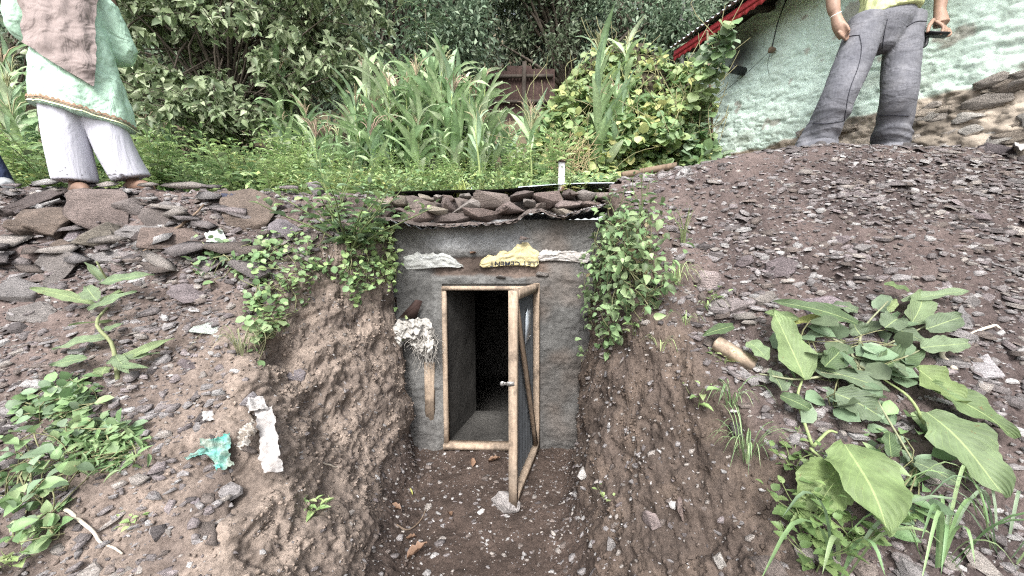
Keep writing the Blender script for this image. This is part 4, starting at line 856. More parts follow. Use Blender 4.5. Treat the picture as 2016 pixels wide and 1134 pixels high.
CORN = [(545, 108, 4.8), (572, 165, 4.9), (604, 200, 4.7), (640, 238, 4.5), (690, 200, 5.0), (715, 195, 4.6), (735, 172, 5.0), (755, 160, 4.7), (770, 150, 5.0), (790, 175, 4.5), (815, 112, 4.8), (832, 130, 5.1), (850, 108, 4.6), (862, 98, 4.8), (880, 108, 5.0), (898, 140, 4.7), (915, 150, 5.0),
        (935, 168, 4.4), (948, 190, 4.8), (700, 232, 4.3), (670, 252, 4.4), (760, 222, 4.2), (860, 190, 4.2), (820, 215, 4.1), (900, 200, 4.2), (990, 215, 5.2), (1002, 236, 5.0), (1040, 208, 4.9), (1050, 198, 5.3), (1130, 205, 4.4), (1186, 68, 4.1), (1236, 48, 4.3), (1180, 160, 3.9), (1222, 150, 4.0),
        (12, 95, 3.9), (36, 112, 4.1), (-6, 130, 3.7), (28, 195, 3.6), (160, 245, 3.9), (205, 255, 4.1), (295, 225, 4.3), (322, 228, 4.5), (620, 262, 4.2), (730, 245, 4.0), (960, 235, 4.5), (565, 215, 4.6), (880, 165, 4.5), (845, 160, 4.4), (785, 205, 4.7), (745, 205, 4.8)] + [(int(u), int(v), y) for u, v, y in zip(np.linspace(700, 960, 22), 175 + 45 * np.sin(np.arange(22) * 2.3) - 30 * np.exp(-((np.linspace(700, 960, 22) - 860) / 60) ** 2), 4.15 + .35 * ((np.arange(22) * 7) % 5) / 4)]
r = np.random.RandomState(77)
def corn(u, vt, Y, label, group, bare=.12, nl=16):
    tp = P(u, vt, Y); x = tp[0]; g = gz(x, Y); h = max(.6, tp[2] - g - .16)
    o = thing('maize_plant', (x, Y, g - .02), label, 'maize plant', group); o.rotation_euler = (r.normal() * .03, r.normal() * .03, 0)
    s = bpy.data.objects.new('stalk', STALK); s.scale = (1, 1, h); link(s, o); a0 = r.uniform(0, 6.28)
    for j in range(nl):
        t = bare + (1 - bare) * (j + .3) / nl; l = bpy.data.objects.new('leaf', CL[r.randint(12)]); k = r.uniform(.55, .9) * (1 - .35 * t) * min(1.1, h / 1.3 + .25)
        l.location = (.012 * math.sin(5 * t), 0, h * t); l.rotation_euler = (r.normal() * .2, r.normal() * .15 - .12, a0 + j * math.pi + r.normal() * .45); l.scale = (k, k * r.uniform(.9, 1.2), k); link(l, o)
    t = bpy.data.objects.new('tassel', TAS[r.randint(4)]); t.location = (0, 0, h); k = r.uniform(.6, 1.0); t.scale = (k, k, k); t.rotation_euler = (0, 0, r.uniform(0, 6)); link(t, o)
for k, (u, vt, Y) in enumerate(CORN):
    if u < 60: lb, gp = 'maize plant growing beside the person in the grey shawl', 'maize beside the shawled person'
    elif u < 400: lb, gp = 'short maize plant in the weeds by the white trousers', 'short maize in the weeds'
    elif u < 660: lb, gp = 'maize plant standing apart in front of the pale shrub', 'maize before the pale shrub'
    elif u < 970: lb, gp = 'maize plant in the thick stand above the cellar roof', 'maize stand above the cellar'
    elif u < 1100: lb, gp = 'slender maize plant between the thick stand and the bean mound', 'slender maize by the mound'
    else: lb, gp = 'maize plant growing up through the bean covered mound', 'maize in the bean mound'
    corn(u, vt, Y, lb, gp, .12 if u > 60 else .05)
corn(942, 205, 3.35, 'lone maize plant with a long bare stalk behind the stone parapet', None, .62, 5)
corn(1044, 235, 3.5, 'thin young maize plant with bare stalk beside the vent pipe', None, .7, 4)

# ------------------------------------------------------------------ weeds of the garden
WP = []
WP.append(('leafy_weed', plant(201, 6, .50, .22, .105, .050, .042, G_MID + G_BRT[:2], T_OV), 'leafy green weed among the plants behind the ridge', 'leafy weeds behind the ridge'))
WP.append(('feathery_weed', plant(202, 9, .45, .20, .055, .010, .012, G_BRT, T_SM, stemr=.003), 'feathery fine leaved weed among the plants behind the ridge', 'feathery weeds behind the ridge'))
WP.append(('broad_leaved_weed', plant(203, 7, .30, .22, .11, .085, .05, G_MID, T_RD, petiole=.05), 'low weed with broad rounded leaves behind the ridge', 'broad leaved weeds behind the ridge'))
WP.append(('narrow_leaved_weed', plant(204, 7, .62, .16, .13, .028, .026, G_BRT, T_LN), 'tall weed with narrow willow like leaves behind the ridge', 'narrow leaved weeds behind the ridge'))
WP.append(('bushy_weed', plant(205, 9, .42, .26, .075, .042, .03, G_YEL, T_OV), 'yellowish green bushy weed behind the ridge', 'bushy weeds behind the ridge'))
protos = []
for nm, arr, lb, gp in WP: protos.append((build_plant(nm, (0, 3.2, .3), arr, lb, 'weed', gp)))
r = np.random.RandomState(88); cnt = [0] * 5; done = 0
while done < 190:
    y = 2.92 + 1.75 * r.rand() ** 1.15; u = r.uniform(150, 1190) if r.rand() > .12 else r.uniform(-40, 150); x = (u - CU) / FPX * y
    if -1.0 < x < .9 and y < 3.0: continue
    if x < -2.2 and y < 3.15: continue
    k = r.choice(5, p=[.30, .10, .22, .22, .16]); o = protos[k] if cnt[k] == 0 else copy_tree(protos[k]); cnt[k] += 1; done += 1
    if -1.0 < x < .9: z = .36 + max(0, (gz(x, max(y, 3.4)) - .36)) * (y > 3.4)
    else: z = gz(x, y)
    s = r.uniform(.7, 1.3) * (.75 + .22 * (y - 2.9)) * (.68 if 600 < u < 1000 else 1.0); o.location = (x, y, z - .02); o.scale = (s, s, s * r.uniform(.85, 1.2)); o.rotation_euler = (0, 0, r.uniform(0, 6.28))
n = 16000; u = r.uniform(-60, 1420, n); y = 2.95 + 2.6 * r.rand(n); x = (u - CU) / FPX * y; z = garden_z(x, y) + r.rand(n) ** 1.5 * .22; ok = (y > 3.1) | ((x < -1.1) | (x > 1.1)); ok &= ~((x < -2.0) & (y < 3.2)) & ~((x > 1.2) & (y < 3.9))
x, y, z = x[ok], y[ok], z[ok]; n = len(x)
V, F, C, U = leaves(T_SM, np.stack([x, y, z], 1), r.normal(size=(n, 3)) * np.array([1, 1, .5]) + np.array([0, 0, .2]), np.array([0, -.2, .9]) + r.normal(size=(n, 3)) * .4, r.uniform(.03, .09, n), r.uniform(.015, .05, n), cols(r, n, G_BRT + G_MID + G_YEL[:2], .25))
tag(obj('undergrowth', V, F, M['leaf'], None, C), 'low mixed green undergrowth covering the garden soil', 'undergrowth', kind='stuff')

# ------------------------------------------------------------------ the mound under bean vines, and the vine at the house corner
def in_poly(poly, u, v):
    c = False; n = len(poly)
    for i in range(n):
        (x1, y1), (x2, y2) = poly[i], poly[i - 1]
        if (y1 > v) != (y2 > v) and u < (x2 - x1) * (v - y1) / (y2 - y1) + x1: c = not c
    return c
def sample_poly(poly, n, r, soft=0.0):
    p = np.array(poly); lo, hi = p.min(0), p.max(0); out = []
    while len(out) < n:
        q = lo + (hi - lo) * r.rand(2)
        if in_poly(poly, *q): out.append(q)
    return np.array(out) + r.normal(size=(n, 2)) * soft
def vine_mass(name, poly, n, ydep, lL, pal, label, seed, cat, T=T_RD, nst=50, thick=.35):
    r = np.random.RandomState(seed); q = sample_poly(poly, n, r); pos = np.array([P(u, v, ydep(u, v)) for u, v in q]); bump = fbm(pos * 2.5 + seed, 3)
    pos[:, 1] += r.uniform(0, thick, n) - .35 * bump; o = thing(name, G(np.mean([a for a, b in poly]), ydep(*np.mean(poly, 0))), label, cat)
    d = r.normal(size=(n, 3)) * .8 + np.array([0, -.5, -.35]); up = np.array([0, -.55, .75]) + r.normal(size=(n, 3)) * .3; s = r.uniform(.55, 1.25, n)
    C = cols(r, n, pal, .2); yel = np.clip(fbm(pos * 1.8 + 3, 3), 0, 1)[:, None]; C = C * (1 - .4 * yel) + np.array([.30, .33, .12]) * .4 * yel
    V, F, C, U = leaves(T, pos, d, up, lL * s, lL * .92 * s, C); c = obj('foliage', V, F, M['leaf'], o, C, smooth=True); c['kind'] = 'stuff'
    W = []
    for k in range(nst):
        i = r.randint(n); a = pos[i]; b = a + np.array([r.normal() * .3, .05, r.uniform(.2, .6)]); p = spline([a, (a + b) / 2 + r.normal(size=3) * .08, b], 7); V, F = tube(p, .004, 3, False); W.append((V, F, np.tile([.20, .19, .10], (len(V), 1))))
    c = obj('stem', *join(W)[:2], M['stem'], o, join(W)[2]); c['kind'] = 'stuff'; return o
mound = [(1050, 262), (1085, 200), (1120, 160), (1150, 112), (1200, 98), (1260, 86), (1335, 90), (1350, 128), (1395, 190), (1405, 260), (1400, 330), (1280, 352), (1150, 350), (1055, 345)]
vine_mass('bean_vine', mound, 6000, lambda u, v: 3.55 + 1.1 * (350 - v) / 260, .088, G_YEL + G_MID, 'yellow green bean vines smothering a mound beside the house', 91, 'vine', nst=120)
# the heap the vines grow over
V, F = rock(92, (2.0, 1.1, 1.9), 40, 2, .08); o_ = P(1250, 250, 4.85); tag(obj('brush_heap', V + o_, F, M['soil'], None, np.tile([.05, .042, .03], (len(V), 1)), smooth=True), 'dark heap of earth and brush under the bean vines', 'heap')
vine_mass('climbing_vine', [(1370, 95), (1405, 85), (1420, 140), (1412, 210), (1420, 300), (1390, 335), (1350, 330), (1365, 210)], 330, lambda u, v: 3.7, .10, G_MID + G_BLUE, 'bean vine climbing a pole before the house corner', 93, 'vine', nst=24, thick=.2)
p = P(1392, 60, 3.85); b = G(1395, 3.85); V, F = tube([b, p], [.014, .010], 6); tag(obj('vine_pole', V, F, M['old_wood'], None), 'thin stick carrying the climbing vine by the house corner', 'pole')
# dry stalks and the beam in the corner
V, F = timber(P(1225, 345, 3.2), P(1330, 326, 3.25), .05, .05, (0, 0, 1)); tag(obj('timber_beam', V, F, M['old_wood'], None), 'weathered beam lying under the bean vines', 'beam')
r = np.random.RandomState(94); W = []
for k in range(60):
    a = P(r.uniform(1080, 1160), r.uniform(325, 345), 3.6); e = P(r.uniform(1070, 1190), r.uniform(250, 310), 3.65); V, F = tube(spline([a, (a + e) / 2 + r.normal(size=3) * .04, e], 6), .003, 3, False); W.append((V, F, np.tile([.36, .30, .17], (len(V), 1)) * r.uniform(.8, 1.1)))
V, F, C = join(W); tag(obj('straw', V, F, M['stem'], None, C), 'pale dry grass stalks leaning on the bean mound', 'straw', kind='stuff')
# ------------------------------------------------------------------ people
def loft(rings, seg=28, n=None, cap=True):
    """rings: (x, y, z, rx, ry[, power]) -> closed tube"""
    r_ = np.array([list(q) + [2.0] * (6 - len(q)) for q in rings], float)
    if n: r_ = spline(r_, n)
    th = np.arange(seg) * 2 * math.pi / seg; c, s = np.cos(th), np.sin(th); V = []
    for x, y, z, rx, ry, pw in r_:
        cc = np.sign(c) * np.abs(c) ** (2 / pw); s2 = np.sign(s) * np.abs(s) ** (2 / pw); V.append(np.stack([x + rx * cc, y + ry * s2, np.full(seg, z)], 1))
    V = np.array(V); m = len(V); F = [grid_faces(m, seg, True)]; V = V.reshape(-1, 3)
    if cap:
        V = np.vstack([V, r_[:1, :3], r_[-1:, :3]]); k = np.arange(seg); k2 = (k + 1) % seg
        F.append(np.vstack([np.stack([k2, k, np.full(seg, m * seg)], 1), np.stack([k + (m - 1) * seg, k2 + (m - 1) * seg, np.full(seg, m * seg + 1)], 1)]))
    return V, F
def ell(c, r, seg=20):
    th = np.linspace(0, math.pi, 14)[1:-1]; return loft([(c[0], c[1], c[2] - r[2] * math.cos(t), r[0] * math.sin(t), r[1] * math.sin(t)) for t in th], seg)
def fuse(parts, voxel, smooth=3):
    """union of closed shapes as one continuous skin"""
    V, F, _ = join(parts); me = mesh_np('tmp', V, F); o = bpy.data.objects.new('tmp', me); COL.objects.link(o)
    m = o.modifiers.new('r', 'REMESH'); m.mode = 'VOXEL'; m.voxel_size = voxel
    if smooth: m2 = o.modifiers.new('s', 'SMOOTH'); m2.iterations = smooth; m2.factor = .5
    dg = bpy.context.evaluated_depsgraph_get(); dg.update(); e = o.evaluated_get(dg).to_mesh()
    v = np.empty(len(e.vertices) * 3, np.float32); e.vertices.foreach_get('co', v); nr = np.empty(len(e.vertices) * 3, np.float32); e.vertices.foreach_get('normal', nr)
    f = np.empty(len(e.polygons) * 4, np.int32); e.loops.foreach_get('vertex_index', f); bpy.data.objects.remove(o); bpy.data.meshes.remove(me)
    return v.reshape(-1, 3).astype(float), f.reshape(-1, 4), nr.reshape(-1, 3).astype(float)
def limb(pts, rads, n=14, seg=14):
    return tube(spline(pts, n), np.interp(np.linspace(0, 1, n), np.linspace(0, 1, len(rads)), rads), seg)
def finger(a, b, c, r0, r1): return limb([a, b, c], [r0, (r0 + r1) / 2 * 1.05, r1], 8, 10)
def foot(p, fwd, L=.25):
    f = np.array([fwd[0], fwd[1], 0.]); f /= np.linalg.norm(f); p = np.asarray(p, float); h = p - f * .05
    return [limb([h + np.array([0, 0, .035]), p + f * .08 + np.array([0, 0, .045]), p + f * (L - .08) + np.array([0, 0, .022])], [.036, .045, .026], 10, 12), limb([p + np.array([0, 0, .02]), p + np.array([0, 0, .14])], [.038, .034], 6, 12)]
def head(c, fwd):
    f = np.array([fwd[0], fwd[1], 0.]); f /= np.linalg.norm(f); s = np.array([-f[1], f[0], 0]); c = np.asarray(c, float); up = np.array([0, 0, 1.])
    pr = [ell(c, (.076, .088, .115)), ell(c + f * .02 - up * .045, (.058, .062, .065)), limb([c - up * .06, c - up * .2], [.052, .06], 6), limb([c + f * .085 + up * .02, c + f * .108 - up * .02], [.010, .014], 5, 8), limb([c + f * .088 - s * .022 - up * .052, c + f * .092 - up * .050, c + f * .088 + s * .022 - up * .052], [.006, .008, .006], 7, 8)]
    for k in (-1, 1): pr += [limb([c + s * k * .080 - up * .02, c + s * k * .088 + up * .02], [.012, .016], 5, 8), ell(c + f * .078 + s * k * .032 + up * .012, (.013, .013, .009), 10), limb([c + f * .09 + s * k * .018 + up * .034, c + f * .084 + s * k * .048 + up * .033], [.007, .006], 5, 8)]
    return pr
def wrinkle(V, Nn, amp, dirs, seed, scale=1.0):
    q = V @ np.asarray(dirs, float).T * scale + seed
    return V + Nn * (amp * (ridged(q, 2) * .6 + fbm(q * .5 + 3, 2)))[:, None]
skin_l = m_plain('skin', (.155, .095, .068), .55, .35, 25, .12, .15, .002)
skin_r = m_plain('skin_light', (.27, .175, .13), .55, .35, 25, .10, .15, .002)
# ---- person in mint tunic: hands clasped behind the back, facing the camera
fA, fB = hit(152, 366), hit(272, 377)
A = np.array([-2.95, 2.47, 0]); Bf = np.array([-2.72, 2.62, 0]); A[2] = down(A[0], A[1])[2]; Bf[2] = down(Bf[0], Bf[1])[2]; gnd = min(A[2], Bf[2])
hipc = np.array([-2.90, 2.52, gnd + .88]); sh = np.array([-2.93, 2.55, gnd + 1.36]); fw = np.array([.55, -.83, 0]); lat = np.array([.83, .55, 0])     # lat = towards image right
per = thing('person', (A + Bf) / 2, 'person in mint tunic, grey shawl and white trousers standing on the ridge', 'person')
kA = A * .5 + (hipc - lat * .09) * .5 + fw * .02; kB = Bf * .5 + (hipc + lat * .02) * .5 + fw * .02
eL, eR = sh - lat * .235 + np.array([0, 0, -.30]) - fw * .03, sh + lat * .225 + np.array([0, 0, -.32]) - fw * .05; hnd = hipc - fw * .16 + np.array([0, 0, .10])
def turn(VF, c): V = VF[0].copy(); d = V[:, :2] - c[:2]; V[:, :2] = c[:2] + d[:, :1] * lat[:2] - d[:, 1:] * fw[:2]; return V, VF[1]
body = [turn(loft([(*hipc[:2], hipc[2] - .06, .12, .10), (*hipc[:2], hipc[2] + .05, .14, .11), (*(hipc * .5 + sh * .5)[:2], hipc[2] + .25, .125, .10), (*sh[:2], sh[2] - .08, .15, .10), (*sh[:2], sh[2] + .03, .10, .08), (*sh[:2], sh[2] + .07, .05, .05)], 24, 18), hipc)]
body += [limb([hipc - lat * .08, kA, A + np.array([0, 0, .10])], [.085, .06, .036]), limb([hipc + lat * .08, kB, Bf + np.array([0, 0, .10])], [.085, .06, .036])] + foot(A, (.9, -.45), .24) + foot(Bf, (1, -.15), .24)
for e, k in ((eL, -1), (eR, 1)):
    body.append(limb([sh + lat * .17 * k, e, hnd + lat * .03 * k], [.05, .042, .028])); w0 = hnd + lat * .03 * k; dr = (w0 - e) / np.linalg.norm(w0 - e)
    body.append(limb([w0, w0 + dr * .09], [.028, .036], 6))
    for j in range(4): b0 = w0 + dr * .085 + np.array([0, 0, .018 * (j - 1.5)]); body.append(finger(b0, b0 + dr * .035 - fw * .01, b0 + dr * .06 - fw * .025, .009, .007))
    body.append(finger(w0 + dr * .03 + np.array([0, 0, .03]), w0 + dr * .055 + np.array([0, 0, .055]), w0 + dr * .08 + np.array([0, 0, .06]), .011, .008))
hc_ = sh + np.array([0, 0, .245]) + fw * .02; body += head(hc_, fw)
V, F, Nn = fuse(body, .0085); obj('body', V, F, skin_l, per, smooth=True)
def leg_cloth(top, kn, an, rt, rk, ra): return limb([top, kn, an], [rt, rk, ra], 18, 22)
tr = [leg_cloth(hipc - lat * .07, kA, A + np.array([0, 0, .10]), .105, .095, .098), leg_cloth(hipc + lat * .045, kB, Bf + np.array([0, 0, .10]), .105, .095, .102), ell(hipc, (.15, .13, .12))]
V, F, Nn = fuse(tr, .009, 3); low = V[:, 2] - (np.where(np.linalg.norm(V[:, :2] - A[:2], axis=1) < np.linalg.norm(V[:, :2] - Bf[:2], axis=1), A[2], Bf[2]))
V = wrinkle(V, Nn, .008, [[7, 4, 0], [4, 7, 0], [0, 0, .9]], 2.0)
ctr2 = np.where((np.linalg.norm(V[:, :2] - A[:2], axis=1) < np.linalg.norm(V[:, :2] - Bf[:2], axis=1))[:, None], A[:2], Bf[:2]); an_ = np.arctan2(V[:, 1] - ctr2[:, 1], V[:, 0] - ctr2[:, 0])
V[:, 2] += np.where(low < .10, .012 * np.abs(np.sin(an_ * 9)), 0)
m, nt = new_mat('eyelet_cotton'); tc = nt.nodes.new('ShaderNodeTexCoord').outputs['Object']; vo = nt.nodes.new('ShaderNodeTexVoronoi'); vo.inputs['Scale'].default_value = 42; nt.links.new(tc, vo.inputs['Vector']); sp = nt.nodes.new('ShaderNodeSeparateXYZ'); nt.links.new(tc, sp.inputs[0])
dots = ramp(nt, vo.outputs['Distance'], [(.18, 1.), (.24, 0.)]); n1 = ntex(nt, 300, 2)
band = mixrgb(nt, 1., ramp(nt, sp.outputs[2], [(.075, 0.), (.085, 1.)]), ramp(nt, sp.outputs[2], [(.15, 1.), (.165, 0.)]), 'MULTIPLY'); fac = mixrgb(nt, 1., dots, band, 'MULTIPLY')
c = mixrgb(nt, fac, (.45, .45, .50), (.19, .19, .21)); n5 = ntex(nt, 9, 3, .5, stretch=(1.6, 1.6, .35), dist=.8); M['white_cloth'] = finish(m, nt, c, .9, .1, [(n1, .25, .001), (n5, .45, .025)])
obj('trousers', V, F, M['white_cloth'], per, smooth=True)
# tunic: flared skirt with side slits hinted by the slanted hem, plus sleeves
hemL, hemR = gnd + .555, gnd + .435
tn = []
rg = [(*sh[:2], sh[2] + .045, .085, .075), (*sh[:2], sh[2] - .02, .175, .11), (*(sh * .7 + hipc * .3)[:2], sh[2] - .18, .175, .125), (*hipc[:2], hipc[2] + .12, .178, .135), (*hipc[:2], hipc[2] - .05, .20, .15), (hipc[0] + .01, hipc[1] + .01, gnd + .62, .225, .170), (hipc[0] + .01, hipc[1] + .01, gnd + .44, .235, .178)]
V, F = turn(loft(rg[::-1], 72, 90), hipc); V0 = V.copy(); c2 = np.array([hipc[0], hipc[1]])
dx_ = (V[:, :2] - c2) @ lat[:2]; t_ = np.clip((gnd + .9 - V[:, 2]) / .45, 0, 1); V[:, 2] += t_ * (.085 - .22 * dx_)
an_ = np.arctan2(V[:, 1] - c2[1], V[:, 0] - c2[0]); rad_ = 1 + t_ * (.035 * np.sin(an_ * 7 + 1) + .02 * np.sin(an_ * 13)); V[:, :2] = c2 + (V[:, :2] - c2) * rad_[:, None]
sleeves = []
for e, k in ((eL, -1), (eR, 1)): sleeves.append(limb([sh + lat * .13 * k + np.array([0, 0, -.005]), e, hnd + lat * .09 * k + (e - hnd) * .12], [.072, .062, .050], 20, 24))
V, F, Nn = fuse([(V, F)] + sleeves, .009, 2); V = wrinkle(V, Nn, .010, [[6, 3, 4.5], [3, 7, -3], [1, 3, 7.0]], 5.0)
M['mint'] = m_fabric('mint_cotton', (.41, .58, .46), 400, .10, 5, .1); tun = obj('tunic', V, F, M['mint'], per, smooth=True)
# embroidered border along the hem
msk = V[F].mean(1); hz_ = V[:, 2]; ang_all = np.arctan2(V[:, 1] - c2[1], V[:, 0] - c2[0]); nb = 160; bz = []; br = []
for k in range(nb):
    t = -math.pi + 2 * math.pi * k / nb; near_ = (np.abs(np.angle(np.exp(1j * (ang_all - t)))) < .06) & (hz_ < gnd + .75) & (Nn[:, 2] > -.6); q = V[near_]; zb_ = q[:, 2].min(); qq = q[q[:, 2] < zb_ + .05]; bz.append(zb_); br.append(np.linalg.norm(qq[:, :2] - c2, axis=1).max())
ker = np.ones(5) / 5; bz = np.convolve(np.r_[bz[-2:], bz, bz[:2]], ker, 'valid'); br = np.convolve(np.r_[br[-2:], br, br[:2]], ker, 'valid')
for nm, z0, z1, off, mt, zig in (('hem_trim', .004, .014, .004, (.62, .66, .42), 0), ('hem_trim', .018, .024, .0045, (.22, .15, .11), 0), ('hem_trim', .027, .031, .004, (.25, .17, .12), .016)):
    th = -math.pi + 2 * math.pi * np.arange(nb) / nb; V1 = np.stack([c2[0] + (br + off) * np.cos(th), c2[1] + (br + off) * np.sin(th), bz + z0], 1); V2 = V1 + np.array([0, 0, z1 - z0]); V2[:, 2] += zig * np.abs(np.sin(np.arange(nb) * .9)); V2[:, :2] -= (V2[:, :2] - c2) * .02
    obj(nm, np.vstack([V1, V2]), grid_faces(2, nb, True), m_plain('embroidery', mt, .9, .1, 60, .3), tun)
# shawl hanging over the front to a point
def torso_r(z): zz = [q[2] for q in rg][::-1]; return np.interp(z, zz, [q[3] for q in rg][::-1]), np.interp(z, zz, [q[4] for q in rg][::-1]), np.interp(z, zz, [q[0] for q in rg][::-1]), np.interp(z, zz, [q[1] for q in rg][::-1])
nr_, ncs = 80, 60; ztop, ztip = sh[2] + .04, gnd + .70; V = []; cdir = -np.array([hipc[0], hipc[1]]); ca0 = math.atan2(cdir[1], cdir[0])
for i in range(nr_):
    t = i / (nr_ - 1); z = ztop + (ztip - ztop) * t
    ql = -.97 if t < .66 else -.97 + 1.36 * ((t - .66) / .34); qr = np.interp(t, [0, .25, .7, 1], [.85, .70, .60, .42]); qr = max(qr, ql + .02)
    rx, ry, cx, cy = torso_r(z)
    for j in range(ncs):
        q = ql + (qr - ql) * j / (ncs - 1); a = -math.pi / 2 + math.asin(max(-1, min(1, q))); lift = .026 + .07 * max(0, .4 - t) + .007 * math.sin((t * 5.2 - .55 * (q - .25) ** 2) * 6.283 * .75 + 1.3 * math.sin(q * 2.1)) * (.4 + .6 * t) + .004 * math.sin(q * 17 + t * 3) + .012 * t
        w2 = np.array([cx, cy]) + (rx + lift) * math.cos(a) * lat[:2] - (ry + lift) * math.sin(a) * fw[:2]; V.append((w2[0], w2[1], z - .03 * (1 - q * q) * math.sin(t * 3)))
V = np.array(V); V += .006 * np.stack([fbm(V * 14 + k, 3) for k in range(3)], 1); F = grid_faces(nr_, ncs); V2 = V.reshape(nr_, ncs, 3).copy(); V2[..., :2] -= .006 * (V2[..., :2] - c2) / np.linalg.norm(V2[..., :2] - c2, axis=-1, keepdims=True)
V, F, _ = join([(V, F), (V2.reshape(-1, 3), F[:, ::-1])]); M['shawl'] = m_fabric('grey_shawl', (.235, .195, .185), 420, .12, 6, .12); obj('shawl', V, F, M['shawl'], per, smooth=True)
hp_ = [ell(hc_ - fw * .012 + np.array([0, 0, .015]), (.095, .10, .125)), limb([hc_ - fw * .03 - np.array([0, 0, .08]), sh + np.array([0, 0, .06])], [.08, .12], 8, 20)]; V, F, Nn = fuse(hp_, .012, 3); keep = (V - hc_) @ fw < .055; F = F[keep[F].all(1)]; obj('head_scarf', V, F, M['shawl'], per, smooth=True)
for p_, fdir in ((A, (.9, -.45)), (Bf, (1, -.15))):
    f_ = np.array([*fdir, 0]); f_ /= np.linalg.norm(f_); V, F = limb([p_ - f_ * .06 + np.array([0, 0, .004]), p_ + f_ * .19 + np.array([0, 0, .002])], [.04, .042], 8, 14); V[:, 2] = p_[2] + (V[:, 2] - p_[2]) * .22 - .004; obj('sandal', V, F, M['black'], per)
# ---- person in grey jeans and yellow green shirt
gB = down(2.35, 2.86)[2]; L_an, R_an = P(1612, 290, 2.90), P(1750, 289, 2.93); L_an[2] = down(L_an[0], L_an[1])[2] + .03; R_an[2] = down(R_an[0], R_an[1])[2] + .03
L_kn, R_kn = P(1650, 192, 2.78), P(1768, 190, 2.80); cro = P(1737, 80, 2.86); L_hp, R_hp = P(1706, 50, 2.86), P(1781, 48, 2.88); wst = P(1752, 8, 2.88); shm = wst + np.array([.02, .02, .50])
pr2 = thing('person', (L_an + R_an) / 2 - np.array([0, 0, .03]), 'person in grey jeans and yellow green shirt holding a black phone by the house', 'person')
jl_ = [limb([L_hp + np.array([.0, 0, .03]), L_hp * .45 + L_kn * .55 + np.array([.012, 0, .02]), L_kn, L_an + np.array([0.0, 0, .10]), L_an + np.array([-.02, 0, -.01])], [.112, .112, .106, .110, .122], 26, 24), limb([R_hp + np.array([0, 0, .03]), R_hp * .45 + R_kn * .55, R_kn, R_an + np.array([0, 0, .10]), R_an + np.array([0, 0, -.01])], [.110, .105, .100, .104, .110], 26, 24),
       loft([(cro[0], cro[1], cro[2] - .085, .03, .05), (cro[0], cro[1], cro[2] - .04, .085, .085), ((L_hp[0] + R_hp[0]) / 2, cro[1], L_hp[2] + .02, .172, .12), (wst[0], wst[1], wst[2] - .04, .158, .115), (wst[0], wst[1], wst[2] + .05, .15, .11)], 28, 14)]
V, F, Nn = fuse(jl_, .009, 3); amp = .0035 + .016 * sstep(.35, .1, V[:, 2] - gB); V = wrinkle(V, Nn, 1, [[2.5, 0, 5], [0, 3, 4], [1, 2, 7]], 9.) * 0 + V + Nn * (amp * (ridged(V @ np.array([[3, 0, 9], [0, 3, 3], [2, 1, 11.]]).T + 4, 2) * .5 + fbm(V * 7, 2)))[:, None]
m, nt = new_mat('grey_denim'); n1 = ntex(nt, 420, 3); n2 = ntex(nt, 7, 4, .6); n3 = ntex(nt, 30, 3, .6, stretch=(3, 3, .5)); c = ramp(nt, n2, [(.3, (.088, .09, .104)), (.55, (.135, .137, .153)), (.75, (.20, .20, .215))]); c = mixrgb(nt, 1., c, ramp(nt, n3, [(.3, .85), (.7, 1.15)]), 'MULTIPLY'); c = mixrgb(nt, 1., c, ramp(nt, n1, [(.3, .85), (.7, 1.15)]), 'MULTIPLY'); n5 = ntex(nt, 6, 3, .5, stretch=(1, 1, 1.6), dist=1.4); n6 = ntex(nt, 15, 3, .5, dist=1.5); M['denim'] = finish(m, nt, c, .9, .15, [(n1, .3, .001), (n5, .4, .04), (n6, .25, .012)])
jeans = obj('jeans', V, F, M['denim'], pr2, smooth=True); JB = BVHTree.FromPolygons(V.tolist(), F.tolist()); M['stitch'] = m_plain('dark_seam', (.035, .036, .045), .9, .1, 50, .3)
def seam(pix, n=26, r_=.0028):
    out = []
    for u, v in spline(pix, n):
        h = JB.ray_cast(Vector((0, 0, 0)), Vector(raydir(u, v)).normalized())
        if h[0] is not None: out.append(np.array(h[0]) - raydir(u, v) * .001)
    if len(out) > 3: V, F = tube(np.array(out), r_, 5); obj('seam', V, F, M['stitch'], jeans)
for s_ in ([(1648, 82), (1670, 72), (1692, 69)], [(1692, 69), (1696, 95), (1690, 130), (1672, 180), (1662, 238)], [(1600, 243), (1630, 243), (1662, 238)], [(1730, 228), (1760, 227), (1790, 228)], [(1737, 95), (1742, 60), (1747, 38)], [(1785, 52), (1805, 42), (1826, 42)]): seam(s_)
# shirt
V, F = loft([(wst[0], wst[1] - .005, wst[2] - .075, .182, .145), (wst[0], wst[1], wst[2] + .05, .18, .14), (shm[0], shm[1], wst[2] + .25, .185, .135), (shm[0], shm[1], shm[2] - .06, .20, .12), (shm[0], shm[1], shm[2] + .03, .12, .09), (shm[0], shm[1], shm[2] + .06, .06, .06)], 64, 60)
low_ = sstep(.15, 0, V[:, 2] - (wst[2] - .075)); V[:, 2] += low_ * (.16 * (V[:, 0] - wst[0]) - .0)
Lsh, Rsh = shm + np.array([-.19, .0, -.01]), shm + np.array([.19, 0, -.01]); Lel, Rel = P(1640, -120, 2.93), P(1862, -115, 2.90); Lwr, Rwr = P(1645, 30, 2.84), P(1850, 22, 2.82)
slv = [limb([Lsh + np.array([.06, 0, 0]), Lsh * .35 + Lel * .65], [.085, .078], 10, 20), limb([Rsh - np.array([.06, 0, 0]), Rsh * .35 + Rel * .65], [.085, .078], 10, 20)]
